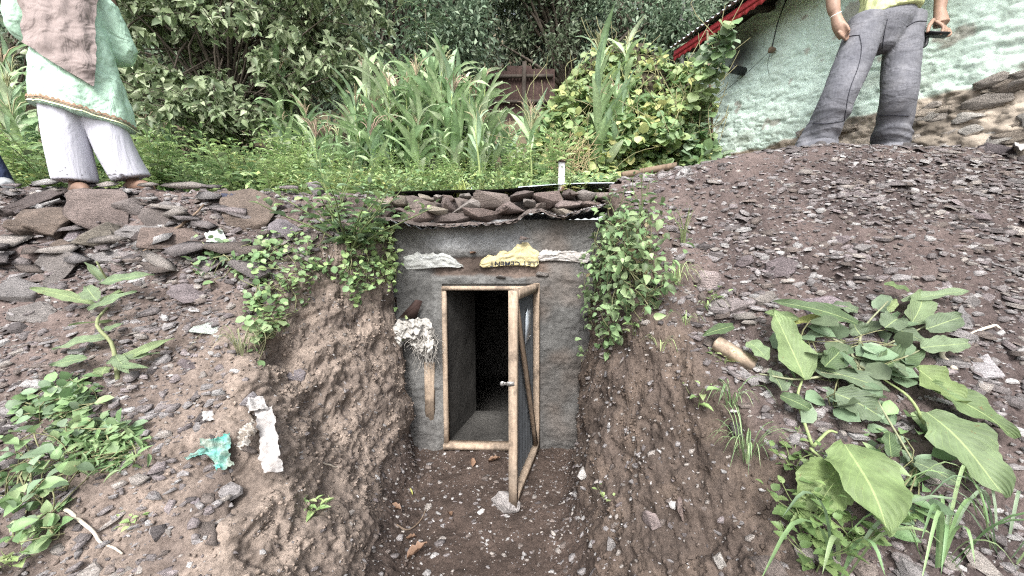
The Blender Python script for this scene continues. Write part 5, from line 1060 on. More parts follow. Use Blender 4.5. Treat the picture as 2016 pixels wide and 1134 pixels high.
V, F, Nn = fuse([(V, F)] + slv, .008, 3); V = wrinkle(V, Nn, .008, [[3, 1, 6], [1, 4, 5], [2, 2, 8]], 3.); M['lime'] = m_fabric('lime_cotton', (.56, .60, .32), 400, .08, 6, .08); obj('shirt', V, F, M['lime'], pr2, smooth=True)
# body with arms; one hand in the pocket, the other round a phone
bd = [loft([(wst[0], wst[1], wst[2] - .15, .13, .10), (wst[0], wst[1], wst[2] + .1, .14, .10), (shm[0], shm[1], shm[2] - .08, .165, .10), (shm[0], shm[1], shm[2] + .02, .11, .08), (shm[0], shm[1], shm[2] + .1, .055, .055)], 24, 16), limb([L_hp, L_hp * .45 + L_kn * .55, L_kn, L_an + np.array([0, 0, .10])], [.07, .06, .05, .04]), limb([R_hp, R_hp * .45 + R_kn * .55, R_kn, R_an + np.array([0, 0, .10])], [.07, .06, .05, .04])] + head(shm + np.array([0, -.02, .26]), (-.5, -.85, 0))
Lmid = P(1640, 0, 2.86); bd += [limb([Lsh, Lel, Lmid, Lwr], [.055, .047, .042, .031], 22, 16), limb([Rsh, Rel, P(1856, -30, 2.84), Rwr], [.055, .048, .042, .032], 22, 16)]
lp = P(1652, 52, 2.82); bd.append(limb([Lwr, lp, P(1663, 72, 2.81)], [.030, .040, .034], 8, 14))
for j in range(4): a = P(1650 + j * 5, 62 + j * 3, 2.79 + j * .012); bd.append(finger(a, P(1658 + j * 5, 72, 2.79 + j * .012), P(1666 + j * 4, 80, 2.81 + j * .012), .010, .008))
bd.append(finger(P(1660, 44, 2.79), P(1668, 52, 2.77), P(1672, 62, 2.765), .011, .009))
pc_ = P(1842, 68, 2.76); kn_ = P(1853, 48, 2.79); bd.append(limb([Rwr, kn_], [.032, .043], 7, 14)); bd.append(limb([Rwr * .4 + kn_ * .6 + np.array([-.012, 0, 0]), kn_ + np.array([-.02, -.01, -.005])], [.03, .03], 6, 12))
for j in range(4):
    a = P(1842 + j * 8, 42 + j * 5, 2.775 + j * .008); b = P(1857 + j * 4.5, 53 + j * 5, 2.745 + j * .006); c = P(1852 + j * 3, 68 + j * 1.5, 2.735 + j * .010); bd.append(finger(a, b, c, .0125, .0095))
bd.append(finger(P(1838, 38, 2.775), P(1829, 52, 2.755), P(1826, 64, 2.745), .0135, .010))
V, F, Nn = fuse(bd, .0062, 2); obj('body', V, F, skin_r, pr2, smooth=True)
c = shm + np.array([0, -.02, .26]); V, F, Nn = fuse([ell(c + np.array([.01, .018, .03]), (.086, .098, .108))], .01, 2); F = F[(((V - c)[:, 2] > .02) | (((V - c) @ np.array([.5, .85, 0])) > .02))[F].all(1)]; obj('hair', V, F, m_plain('dark_hair', (.02, .016, .013), .6, .4, 60, .4), pr2, smooth=True)
V, F = tube([Lwr + np.array([.03 * math.cos(t) + .002, .03 * math.sin(t), .012 * math.cos(t)]) for t in np.linspace(0, 2 * math.pi, 24)], .004, 6, False); obj('bracelet', V, F, m_plain('white_thread', (.6, .58, .55), .7), pr2)
for p_, f_ in ((L_an, (-.6, -.8)), (R_an, (.1, -1))):
    f = np.array([*f_, 0.]); f /= np.linalg.norm(f); q = p_ - np.array([0, 0, .03]); V, F, Nn = fuse([limb([q - f * .08 + np.array([0, 0, .04]), q + f * .05 + np.array([0, 0, .05]), q + f * .17 + np.array([0, 0, .03])], [.045, .052, .035], 10, 14)], .008, 2); obj('shoe', V, F, m_plain('dark_shoe', (.06, .055, .055), .7), pr2, smooth=True)
ax_ = np.array([.80, -.42, -.30]); ax_ /= np.linalg.norm(ax_); sd_ = np.cross(ax_, [0, 0, 1.]); sd_ /= np.linalg.norm(sd_); nn_ = np.cross(sd_, ax_)
def phone(c, L, W, T, mat):
    q, f = box(-L / 2, L / 2, -W / 2, W / 2, -T / 2, T / 2); return q[:, :1] * ax_ + q[:, 1:2] * sd_ + q[:, 2:] * nn_ + c, f
ph = thing('mobile_phone', pc_, 'black phone with strap in the hand of the person in jeans', 'phone'); V, F = phone(pc_ + ax_ * .0, .13, .075, .009, None); obj('case', V, F, M['black'], ph)
a = pc_ - ax_ * .055; V, F = tube(spline([a, a + np.array([-.03, 0, -.045]), a + np.array([-.022, 0, -.085]), a + np.array([.01, 0, -.075]), a + np.array([.012, 0, -.02])], 18), .011, 8); obj('strap', V, F, M['black'], ph)
# ---- a third person, of whom only a trouser leg and shoe come into view
q0 = P(8, 352, 2.62); q0[2] = down(max(q0[0], -5.4), q0[1])[2]; p3 = thing('person', q0, 'person in dark blue trousers and grey shoe beside the maize', 'person'); navy = m_fabric('navy_cotton', (.035, .045, .085), 400, .1); C3 = q0 + np.array([-.30, .08, 0])
hp3 = C3 + np.array([-.02, 0, .9]); other = C3 + np.array([-.22, .05, 0]); sh3 = hp3 + np.array([0, 0, .5])
b3 = [loft([(*hp3[:2], hp3[2] - .05, .12, .10), (*hp3[:2], hp3[2] + .2, .13, .10), (*sh3[:2], sh3[2] - .06, .16, .10), (*sh3[:2], sh3[2] + .08, .055, .055)], 22, 14), limb([hp3 + np.array([.09, 0, 0]), (hp3 + q0) / 2 + np.array([-.03, -.04, 0]), q0 + np.array([-.05, 0, .08])], [.085, .06, .04]), limb([hp3 - np.array([.09, 0, 0]), (hp3 + other) / 2, other + np.array([0, 0, .08])], [.085, .06, .04])] + head(sh3 + np.array([0, 0, .25]), (.6, -.8, 0))
for k in (-1, 1):
    w0 = hp3 + np.array([.24 * k, -.05, -.05]); b3.append(limb([sh3 + np.array([.17 * k, 0, 0]), (sh3 + w0) / 2 + np.array([.05 * k, .02, 0]), w0], [.052, .044, .03])); b3.append(limb([w0, w0 - np.array([0, .01, .09])], [.028, .036], 6))
    for j in range(4): s0 = w0 + np.array([0, .02 * (j - 1.5) - .01, -.085]); b3.append(finger(s0, s0 + np.array([0, -.005, -.04]), s0 + np.array([-.012 * k, -.008, -.07]), .009, .007))
    b3.append(finger(w0 + np.array([0, -.03, -.03]), w0 + np.array([0, -.055, -.055]), w0 + np.array([0, -.06, -.08]), .011, .008))
V, F, Nn = fuse(b3, .010); obj('body', V, F, skin_r, p3, smooth=True)
V, F, Nn = fuse([limb([hp3 + np.array([.09, 0, 0]), (hp3 + q0) / 2 + np.array([-.03, -.04, 0]), q0 + np.array([-.05, 0, .06])], [.105, .085, .075], 16, 20), limb([hp3 - np.array([.09, 0, 0]), (hp3 + other) / 2, other + np.array([0, 0, .06])], [.105, .085, .075], 16, 20), ell(hp3, (.16, .13, .13))], .01, 3); obj('trousers', V, F, navy, p3, smooth=True)
V, F, Nn = fuse([loft([(*hp3[:2], hp3[2] - .08, .17, .14), (*hp3[:2], hp3[2] + .25, .165, .13), (*sh3[:2], sh3[2] - .05, .18, .12), (*sh3[:2], sh3[2] + .05, .07, .065)], 30, 18)] + [limb([sh3 + np.array([.12 * k, 0, 0]), sh3 * .45 + (hp3 + np.array([.24 * k, -.05, -.05])) * .55 + np.array([.04 * k, .02, 0])], [.085, .07], 8, 18) for k in (-1, 1)], .012, 3); obj('shirt', V, F, m_fabric('grey_shirt', (.2, .2, .22)), p3, smooth=True)
c = sh3 + np.array([0, 0, .25]); V, F, Nn = fuse([ell(c + np.array([-.01, .018, .03]), (.086, .098, .108))], .012, 2); F = F[(((V - c)[:, 2] > .02) | (((V - c) @ np.array([-.6, .8, 0])) > .02))[F].all(1)]; obj('hair', V, F, bpy.data.materials['dark_hair'], p3, smooth=True)
f = np.array([.85, -.5, 0]); f /= np.linalg.norm(f)
for q in (q0, other):
    V, F, Nn = fuse([limb([q - f * .12 + np.array([0, 0, .04]), q + np.array([0, 0, .05]), q + f * .15 + np.array([0, 0, .028])], [.044, .05, .032], 12, 16)], .007, 2); obj('shoe', V, F, m_plain('grey_shoe', (.22, .23, .24), .8) if q is q0 else bpy.data.materials['grey_shoe'], p3, smooth=True)
# ------------------------------------------------------------------ loose stones that can be told apart
def stone(box_, label, col, thick=.35, seed=1, yaw=None, name='flat_stone', flatn=.6, cat='stone', lift=.3, depth=.8, rough=.06):
    u0, u1, v0, v1 = box_; h = hit((u0 + u1) / 2, v0 * .35 + v1 * .65)
    if h is None: return
    p, n, t = h; w_ = (u1 - u0) / FPX * t / np.linalg.norm(raydir((u0 + u1) / 2, v1)) * 1.0; hh = (v1 - v0) / FPX * t / np.linalg.norm(raydir((u0 + u1) / 2, v1))
    r = np.random.RandomState(seed); V, F = rock(2000 + seed, (w_ * 1.12, max(w_ * depth, hh), max(hh * thick * 1.25, .012)), 14, 2, rough, .15, .03)
    nn = np.array([0, -.35, 1.]) * (1 - flatn) + n * flatn + r.normal(size=3) * .08; Rm = rot_to(nn, r.uniform(-.25, .25) if yaw is None else yaw)
    V = V @ Rm.T + p + np.array([0, .01, hh * thick * (.45 if u1 < 660 else lift)]); c = np.tile(col, (len(V), 1)) * (1 + .2 * fbm(V * 18, 3))[:, None]
    o = obj(name, V, F, M['shale'], None, np.clip(c, .01, 1)); tag(o, label, cat); return o
BR, PU, GR, DK, PL = (.150, .118, .098), (.165, .138, .142), (.22, .205, .20), (.10, .082, .078), (.42, .43, .41)
SL = [((402, 550, 398, 442), 'big brown slab jutting from the bank edge beside the amaranth bush', BR, .7), ((138, 284, 404, 448), 'long reddish slab in the loose bank below the white trousers', (0.176, 0.141, 0.129), .7), ((48, 136, 420, 462), 'tilted brown block under the long reddish slab', BR, .8),
      ((15, 122, 380, 414), 'dark overhanging slab at the feet of the dark blue trousers', DK, .55), ((164, 238, 454, 490), 'blocky grey brown stone propped below the long reddish slab', (0.168, 0.149, 0.124), .8), ((196, 290, 486, 511), 'flat pale grey slab lying below the propped block', GR, .4),
      ((122, 171, 460, 488), 'angular pale purple stone wedged beside the propped block', (0.200, 0.174, 0.183), .8), ((234, 304, 444, 472), 'small flat grey slab leaning on the propped block', GR, .6), ((283, 386, 448, 494), 'brown flat slab under the leaning stick', (0.160, 0.124, 0.108), .5),
      ((274, 344, 424, 448), 'dark layered stone above the leaning stick', (0.144, 0.124, 0.116), .7), ((20, 56, 440, 480), 'upright brown stone beside the tilted block', BR, .9), ((188, 252, 512, 532), 'thin reddish slab below the pale grey slab', (0.176, 0.141, 0.133), .4),
      ((34, 140, 520, 548), 'layered slab lying flat halfway down the bank', (0.176, 0.158, 0.149), .5), ((-4, 68, 562, 604), 'grey slab with a broken edge low on the bank', (0.200, 0.187, 0.183), .6), ((28, 96, 604, 624), 'thin grey slab beneath the broken edged slab', (0.200, 0.183, 0.174), .4),
      ((340, 418, 556, 600), 'broad flat purple slab lying on the open slope', (0.200, 0.170, 0.174), .25), ((528, 588, 440, 470), 'purplish flat stone at the foot of the amaranth bush', (0.208, 0.187, 0.199), .6), ((600, 648, 356, 381), 'lone grey rock on top of the ridge by the weeds', (0.200, 0.183, 0.183), .9),
      ((346, 390, 706, 734), 'small purple slab beside the tall amaranth leaf', PU, .3), ((386, 446, 636, 657), 'pale greenish white stone on the tan soil', (0.437, 0.475, 0.437), .45), ((260, 288, 465, 489), 'small dark wedge stone beside the brown flat slab', DK, .9), ((110, 142, 483, 507), 'small brown stone under the pale purple stone', BR, .9),
      ((60, 110, 384, 404), 'flat stone at the bare foot of the shawled person', (0.192, 0.166, 0.158), .6), ((236, 296, 398, 420), 'stone slab right under the front bare foot', (0.168, 0.145, 0.137), .7), ((300, 345, 405, 425), 'rounded grey stone below the bare foot', GR, .7), ((0, 40, 404, 440), 'dark blocky stone under the overhanging slab', DK, .8),
      ((1373, 1414, 538, 582), 'pale pink veined rock above the dock leaves', (0.342, 0.285, 0.275), .9), ((1476, 1530, 574, 606), 'brown grey wedge of shale beside the pink veined rock', (0.216, 0.195, 0.178), .7), ((1426, 1465, 584, 622), 'slanting pinkish shale slab near the pink veined rock', (0.240, 0.207, 0.203), .6), ((1446, 1482, 505, 537), 'purple shale block above the brown grey wedge', PU, .7),
      ((1514, 1583, 515, 548), 'flat dark purple slab on the open scree', (0.144, 0.120, 0.124), .5), ((1592, 1656, 574, 619), 'broad purple slab right behind the dock leaves', (0.200, 0.166, 0.178), .35), ((1682, 1710, 482, 506), 'small pale grey stone in a scree hollow', GR, .8), ((1872, 1914, 602, 651), 'slanting grey slab beyond the dock leaves', (0.208, 0.199, 0.199), .5),
      ((1900, 1932, 586, 613), 'blocky pale grey stone above the slanting grey slab', GR, .9), ((1578, 1612, 610, 632), 'small pale lilac stone beside the broad purple slab', (0.314, 0.294, 0.314), .8), ((1910, 1992, 700, 750), 'pale crumbly rock beside a curled white root', (0.342, 0.323, 0.332), .6), ((1910, 1948, 416, 444), 'dark purple slab near the house plinth', PU, .6),
      ((1936, 2012, 282, 306), 'dark rock on the ridge by the house plinth', (0.088, 0.075, 0.079), .8), ((1385, 1428, 496, 514), 'thin pale shale flake above the pink veined rock', (0.240, 0.220, 0.220), .5), ((1640, 1672, 465, 485), 'purple grey stone in the middle of the scree', PU, .8), ((1270, 1297, 1018, 1052), 'pink rock low in the dark bank', (0.240, 0.195, 0.187), .9),
      ((1334, 1352, 985, 1030), 'upright reddish flake in the dark bank', (0.216, 0.166, 0.149), .8), ((1140, 1156, 925, 950), 'small white stone at the foot of the dark bank', (0.456, 0.437, 0.418), .9), ((1190, 1212, 1068, 1090), 'smooth grey pebble low in the dark bank', GR, .9), ((958, 1020, 976, 1024), 'light grey stone holding the open door', (0.342, 0.318, 0.309), .75), ((964, 1002, 868, 882), 'small dark flat stone on the door sill', (0.136, 0.129, 0.120), .7),
      ((1408, 1428, 1098, 1125), 'whitish stone low in the bank by the grass blades', (0.427, 0.399, 0.370), .9), ((560, 600, 728, 748), 'thin purple flake on the tan soil face', (0.216, 0.191, 0.199), .3), ((475, 512, 780, 812), 'grey flake stuck behind the white plastic strip', (0.240, 0.224, 0.232), .8), ((370, 388, 985, 1000), 'purple slab poking out below the soil hollow', (0.216, 0.187, 0.195), .5)]
for k, (b, l, c, th) in enumerate(SL): stone(b, l, c, th, 10 + k, name='flat_stone' if th < .65 else 'rock')
# sticks, timber and roots
def stick(pix, rads, label, mat, name='stick', lift=.01, cat='stick'):
    pts = []
    for u, v in pix:
        h = hit(u, v)
        if h is not None: pts.append(h[0] + h[1] * lift)
    pts = spline(pts, 16); pts += .004 * np.stack([noise(pts * 25 + k) for k in range(3)], 1); V, F = tube(pts, np.linspace(*rads, 16), 7); return tag(obj(name, V, F, mat, None), label, cat)
stick([(298, 497), (340, 462), (375, 436), (405, 408)], (.011, .006), 'thin brown stick leaning on the brown flat slab', M['old_wood'], lift=.03)
PALEROOT = m_plain('pale_root', (.45, .40, .33), .8)
stick([(1880, 738), (1868, 700), (1950, 655), (1972, 650)], (.010, .004), 'curled whitish root on the pale crumbly rock', PALEROOT, 'root', .03, 'root'); 
stick([(128, 1000), (180, 1040), (205, 1070), (240, 1092)], (.006, .003), 'thin pale root below the low weeds', PALEROOT, 'root', .006, 'root')
stick([(635, 912), (660, 918), (690, 930)], (.004, .003), 'short pale root lying on the tan soil face', PALEROOT, 'root', .006, 'root')
stick([(780, 1035), (800, 1045), (825, 1030), (840, 1005)], (.005, .003), 'curved twig on the trench floor by the dry leaves', M['old_wood'], 'twig', .006, 'twig')
stick([(68, 580), (100, 578), (148, 572)], (.010, .006), 'pale wooden stick lying by the broken edged slab', M['wood'], lift=.012)
h = hit(1435, 700); p, n, t = h; V, F = box(-.085, .085, -.03, .03, -.022, .022); V = np.array(V); V += r.normal(size=V.shape) * .004; Rm = rot_to(n * .6 + np.array([0, -.3, .6]), -.75); tag(obj('wood_chunk', V @ Rm.T + p + n * .025, F, M['wood'], None), 'broken chunk of pale timber beside the dock leaves', 'timber')
# ------------------------------------------------------------------ litter
def scrap(name, quad, label, col, col2, n=26, m=18, amp=.012, lift=.02, seed=0, cat='plastic', ragged=.02):
    """crumpled sheet lying on the bank: corners in order, draped with folds"""
    r = np.random.RandomState(seed); H = []
    cu_, cv_ = np.mean(quad, 0); h0 = hit(cu_, cv_); pn = np.array([.15, -.72, .67]); pn /= np.linalg.norm(pn); pc0 = h0[0] + pn * lift
    for u, v in quad: d_ = raydir(u, v); H.append((d_ * (pc0 @ pn) / (d_ @ pn), pn))
    c = [x[0] for x in H]; nn = np.mean([x[1] for x in H], 0); s = np.linspace(0, 1, n)[:, None, None]; t = np.linspace(0, 1, m)[None, :, None]
    V = ((c[0] * (1 - t) + c[1] * t) * (1 - s) + (c[3] * (1 - t) + c[2] * t) * s).reshape(-1, 3); L = np.linalg.norm(c[2] - c[0]); e = np.minimum(np.minimum(s, 1 - s) * np.ones_like(t), np.minimum(t, 1 - t) * np.ones_like(s)).reshape(-1)
    q = V / L * 3; V = V + nn * (amp * (ridged(q * 1.3 + seed, 3) + fbm(q * 3 + seed, 3)))[:, None] + (ragged * L * np.clip(1 - e * 12, 0, 1))[:, None] * np.stack([fbm(q * 6 + k + seed, 3) for k in range(3)], 1)
    cc = np.array(col) + (np.array(col2) - np.array(col)) * np.clip(.5 + .6 * fbm(q * 2 + 9, 3), 0, 1)[:, None]; F = grid_faces(n, m); V, F, C = join([(V, F, cc), (V - nn * .0015, F[:, ::-1], cc)])
    return tag(obj(name, V, F, M['sack'], None, C, smooth=True), label, cat)
scrap('plastic_strip', [(502, 802), (538, 800), (558, 928), (518, 932)], 'long strip of white plastic sack hanging over the soil hollow', (.38, .37, .365), (.24, .22, .21), 40, 16, .014, .05, 3)
scrap('plastic_scrap', [(490, 786), (520, 782), (530, 806), (488, 812)], 'crumpled white plastic patch above the long white strip', (.40, .39, .385), (.26, .245, .235), 18, 18, .014, .05, 4)
scrap('plastic_scrap', [(472, 850), (500, 825), (505, 850), (478, 890)], 'torn frayed whitish plastic beside the long white strip', (.55, .52, .48), (.30, .26, .22), 20, 16, .02, .05, 5, ragged=.06)
scrap('green_bag', [(398, 870), (455, 856), (462, 916), (428, 926)], 'torn teal plastic bag half buried in the bank', (.10, .38, .33), (.22, .26, .22), 26, 24, .018, .05, 6, 'bag', .05)
scrap('green_bag', [(366, 902), (404, 880), (410, 892), (372, 908)], 'thin teal plastic shred trailing from the soil', (.10, .34, .30), (.16, .22, .19), 16, 8, .012, .012, 7, 'bag', .05)
scrap('plastic_scrap', [(398, 812), (420, 810), (424, 828), (402, 830)], 'small bright white plastic bit above the teal bag', (.42, .41, .40), (.3, .29, .28), 10, 10, .01, .015, 8)
scrap('white_sack', [(1984, 290), (2040, 272), (2060, 288), (2000, 300)], 'white sack lying on the ridge by the house plinth', (.45, .44, .43), (.33, .32, .31), 16, 16, .02, .05, 9, 'sack')
scrap('plastic_scrap', [(404, 462), (440, 452), (446, 478), (410, 486)], 'pale greenish plastic film near the stick on the bank', (.48, .54, .50), (.32, .34, .31), 16, 16, .012, .012, 10)
scrap('dark_cloth', [(438, 385), (480, 384), (486, 392), (440, 393)], 'dark blue rag lying on the ridge', (.03, .035, .06), (.05, .05, .08), 14, 12, .015, .02, 11, 'rag')
# frayed white sack stuffed beside the door, its loose threads hanging
c0 = P(822, 655, YW - .10); sk = thing('sack_bundle', c0 - np.array([0, 0, .1]), 'crumpled white sack with frayed threads stuffed beside the door frame', 'sack')
rr = np.random.RandomState(60)
for k, (dx, dy, dz, w_, h_, yw, pt) in enumerate(((-.05, 0, .02, .17, .13, .3, .2), (.05, -.02, .0, .14, .16, -.3, .1), (-.08, -.03, -.02, .12, .10, .6, .5), (.0, -.05, .03, .13, .10, 0, .7), (.07, -.03, -.07, .09, .17, -.2, 0), (.02, -.04, -.05, .10, .12, .2, -.2), (-.02, .01, .055, .15, .07, .1, 1.0))):
    n = 26; a, b = np.meshgrid(np.linspace(-.5, .5, n), np.linspace(-.5, .5, n)); a, b = a.ravel(), b.ravel(); a, b = a * np.sqrt(1 - 2 * b * b), b * np.sqrt(1 - 2 * a * a); q = np.stack([a * 2.2, b * 2.2, 0 * a + k * 3], 1); z = .030 * ridged(q * 1.2, 3) + .02 * fbm(q * 2.5, 3) - .10 * (a * a + b * b)
    e = 1 + .18 * fbm(np.stack([np.arctan2(b, a) * 2, 0 * a + k, 0 * a], 1), 3); V = np.stack([a * w_ * e * 1.25, -z * 1.2, b * h_ * e * 1.25], 1); cy, sy, cp, sp = math.cos(yw), math.sin(yw), math.cos(pt), math.sin(pt)
    V = V @ np.array([[1, 0, 0], [0, cp, -sp], [0, sp, cp]]).T @ np.array([[cy, -sy, 0], [sy, cy, 0], [0, 0, 1]]).T + c0 + np.array([dx, dy, dz]); cc = np.tile(np.array([.36, .345, .32]) * rr.uniform(.75, 1.1), (len(V), 1)) * (1 + .2 * fbm(q * 2, 3))[:, None]; F = grid_faces(n, n)
    V, F, C = join([(V, F, cc), (V + np.array([0, .002, 0]), F[:, ::-1], cc)]); obj('sack_fold', V, F, M['sack'], sk, np.clip(C, .05, .7), smooth=True)
rr = np.random.RandomState(61); W = []
for k in range(70):
    a = c0 + np.array([rr.uniform(.0, .14), rr.uniform(-.08, .0), rr.uniform(-.04, .05)]); L = rr.uniform(.08, .30) * (1.0 if a[0] > c0[0] + .04 else .6); pts = [a]
    for j in range(5): pts.append(pts[-1] + np.array([rr.normal() * .018, rr.normal() * .008, -L / 5]))
    V, F = tube(spline(pts, 12), .0016, 3, False); W.append((V, F, np.tile([.36, .34, .31], (len(V), 1)) * rr.uniform(.7, 1.1)))
V, F, C = join(W); o = obj('threads', V, F, M['sack'], sk, C); o['kind'] = 'stuff'
p = P(812, 612, YW - .06); V = np.array([[-.10, 0, -.05], [.02, .02, -.06], [.07, .02, .07], [.03, -.02, .085], [-.04, -.02, .01]]); V = np.vstack([V, V + np.array([0, .003, 0])]); tag(obj('rusty_tin', V + p, [np.array([[0, 1, 2], [0, 2, 3], [0, 3, 4], [6, 5, 7], [7, 5, 8], [8, 5, 9]]), np.array([[i, i + 5, (i + 1) % 5 + 5, (i + 1) % 5] for i in range(5)])], M['rust'], None), 'bent piece of rusty tin above the sack bundle', 'tin')

# ------------------------------------------------------------------ plants on the banks
def big_leaf(parent, base, tip, width, col, seed, lb=.05, lt=.04, T=None, name='leaf', arch=.06, holes=False, prof=None, face=None):
    """one broad leaf between two places on the bank, held off the soil"""
    hb_, ht_ = hit(*base), hit(*tip); a = hb_[0] + hb_[1] * lb; b = ht_[0] + ht_[1] * lt; n, m = 22, 9; s = np.linspace(0, 1, n); d = b - a; L = np.linalg.norm(d); d /= L; t = hb_[2]; W = width / FPX * np.linalg.norm(a) / np.linalg.norm(raydir(*base))
    up = hb_[1] * .6 + np.array([0, -.5, .6]) if face is None else np.array(face, float); side = np.cross(up, d); side /= np.linalg.norm(side); nn = np.cross(d, side); pf = prof or ovate; r = np.random.RandomState(seed); V = []; U = []
    for i in range(n):
        w_ = W * .5 * pf(min(1, s[i] * .97 + .02)) * (1 + .05 * r.normal()); c = a + d * L * s[i] + nn * (arch * 4 * s[i] * (1 - s[i]) * L) 
        for j in range(m):
            x = 2 * j / (m - 1) - 1; z = .12 * W * abs(x) + .10 * W * abs(x) ** 2 * math.sin(s[i] * 13 + seed + (3 if x > 0 else 0)) + .05 * W * math.sin(s[i] * 5 + seed * 2); V.append(c + side * x * w_ + nn * z); U.append((s[i] * 1.0, x, 0))
    F = grid_faces(n, m)
    if holes:
        k = r.rand(len(F)) > .035; F = F[k]
    V = np.array(V); C = np.tile(col, (len(V), 1)) * (1 + .15 * fbm(V * 20, 3))[:, None]; return obj(name, V, F, M['big_leaf'], parent, np.clip(C, .01, 1), np.array(U), smooth=True)
def petiole(parent, pts, rads=(.006, .004), col=(.22, .27, .12), lift=.04):
    q = []
    for k, (u, v) in enumerate(pts):
        h = hit(u, v); q.append(h[0] + h[1] * (0.0 if k == 0 else lift))
    V, F = tube(spline(q, 12), np.linspace(*rads, 12), 6); obj('stem', V, F, M['stem'], parent, np.tile(col, (len(V), 1)), smooth=True)
rp = hit(1600, 880)[0]; dock = thing('dock_plant', rp, 'dock plant with very large smooth pale green leaves on the bank', 'dock plant')
LG, LM, LD, LB = (.155, .225, .08), (.115, .175, .065), (.07, .115, .048), (.115, .16, .092)
for k, a in enumerate([((1640, 842), (1700, 1018), 102, LG, .15, .15), ((1618, 915), (1560, 1008), 92, (.165, .235, .08), .06, .06), ((1562, 742), (1488, 640), 66, (.175, .25, .10), .06, .12), ((1795, 765), (2012, 882), 60, LM, .06, .05), ((1822, 828), (1952, 986), 92, (.14, .20, .09), .07, .06), ((1802, 758), (1880, 812), 70, (.15, .21, .07), .08, .06), ((1440, 648), (1362, 666), 22, LD, .06, .07), ((1660, 648), (1520, 632), 34, LD, .10, .12), ((1640, 660), (1545, 664), 26, (.24, .26, .06), .07, .08)]):
    big_leaf(dock, a[0], a[1], a[2], a[3], 40 + k, a[4], a[5], holes=False)
for pts in ([(1600, 880), (1615, 850), (1640, 842)], [(1600, 885), (1610, 900), (1618, 915)], [(1600, 880), (1585, 800), (1562, 742)], [(1830, 860), (1790, 800), (1750, 760)], [(1830, 860), (1826, 845), (1822, 828)]): petiole(dock, pts, lift=.05)
# mallow like plant with rounder toothed leaves
rp = hit(1690, 720)[0]; mal = thing('mallow_plant', rp, 'leafy plant with rounded grey green toothed leaves above the dock', 'mallow plant')
RL = [((1712, 735), (1778, 700), 52, LD), ((1608, 748), (1702, 782), 46, LB), ((1648, 775), (1708, 812), 60, LB), ((1800, 705), (1915, 706), 40, (.16, .22, .12)), ((1800, 655), (1858, 640), 40, LB), ((1772, 640), (1822, 592), 44, (.15, .21, .10)), ((1800, 620), (1868, 590), 26, (.16, .22, .12)), ((1578, 725), (1645, 700), 40, LD), ((1470, 692), (1512, 712), 34, (.16, .23, .11)), ((1478, 755), (1510, 735), 34, (.15, .21, .10)),
      ((1505, 765), (1545, 742), 36, LB), ((1600, 725), (1660, 712), 26, (.17, .23, .12)), ((1682, 690), (1698, 650), 36, (.16, .24, .08)), ((1700, 615), (1742, 600), 14, (.19, .25, .10)), ((1730, 600), (1790, 590), 22, LM), ((1620, 690), (1560, 660), 40, LB), ((1700, 660), (1640, 630), 40, LB), ((1720, 680), (1770, 650), 44, LB), ((1660, 740), (1600, 770), 40, LD), ((1740, 660), (1800, 672), 34, LB), ((1540, 640), (1490, 622), 22, LM), ((1640, 720), (1690, 730), 42, LD),
      ((1560, 790), (1590, 815), 30, LD), ((1770, 890), (1830, 935), 34, LB), ((1770, 955), (1860, 1012), 50, (.13, .17, .12)), ((1720, 900), (1770, 880), 30, LD), ((1690, 620), (1640, 612), 24, LB), ((1750, 625), (1720, 640), 30, LB)]
for k, a in enumerate(RL[:9] + [x for j, x in enumerate(RL[9:]) if j % 3]): big_leaf(mal, a[0], a[1], a[2], a[3], 70 + k, .06 + .05 * ((k * 7) % 5) / 5, .05 + .05 * ((k * 3) % 5) / 5, prof=lambda x: rnd(min(1, x ** .85)) * .95, arch=.04)
for pts in ([(1690, 720), (1740, 690), (1790, 650)], [(1690, 720), (1660, 690), (1620, 670)], [(1690, 720), (1730, 730), (1800, 706)], [(1690, 725), (1640, 745), (1600, 740)], [(1690, 720), (1560, 740), (1500, 740)], [(1690, 720), (1710, 660), (1722, 610)], [(1690, 720), (1700, 780), (1770, 890)]): petiole(mal, pts, (.006, .003), (.20, .21, .13), .06)
surf_plant_later = True
# amaranth with long leaves on the open slope
rp = hit(232, 748)[0]; am = thing('amaranth_plant', rp, 'amaranth with long narrow leaves standing alone on the open slope', 'amaranth')
for k, a in enumerate([((205, 590), (162, 563), 24), ((212, 586), (308, 574), 24), ((200, 598), (88, 614), 20), ((222, 622), (174, 606), 30), ((232, 625), (298, 617), 20), ((225, 650), (174, 646), 16), ((225, 690), (108, 708), 26), ((215, 706), (112, 732), 22), ((240, 715), (336, 676), 20), ((235, 735), (312, 708), 18), ((245, 725), (302, 730), 12), ((235, 722), (208, 762), 32), ((245, 720), (262, 742), 22), ((232, 660), (262, 640), 14), ((220, 600), (236, 572), 14)]):
    big_leaf(am, a[0], a[1], a[2], [(.155, .215, .115), (.135, .20, .10), (.17, .235, .10)][k % 3], 120 + k, .12 if k < 6 else .07, .13 if k < 6 else .05, prof=lance)
q = [hit(232, 748)[0], hit(232, 690)[0] + hit(232, 690)[1] * .06, hit(226, 640)[0] + hit(226, 640)[1] * .10, hit(206, 590)[0] + hit(206, 590)[1] * .13, hit(194, 556)[0] + hit(194, 556)[1] * .15]
V, F = tube(spline(q, 16), np.linspace(.009, .004, 16), 7); obj('stem', V, F, M['stem'], am, np.tile([.18, .20, .10], (len(V), 1)))
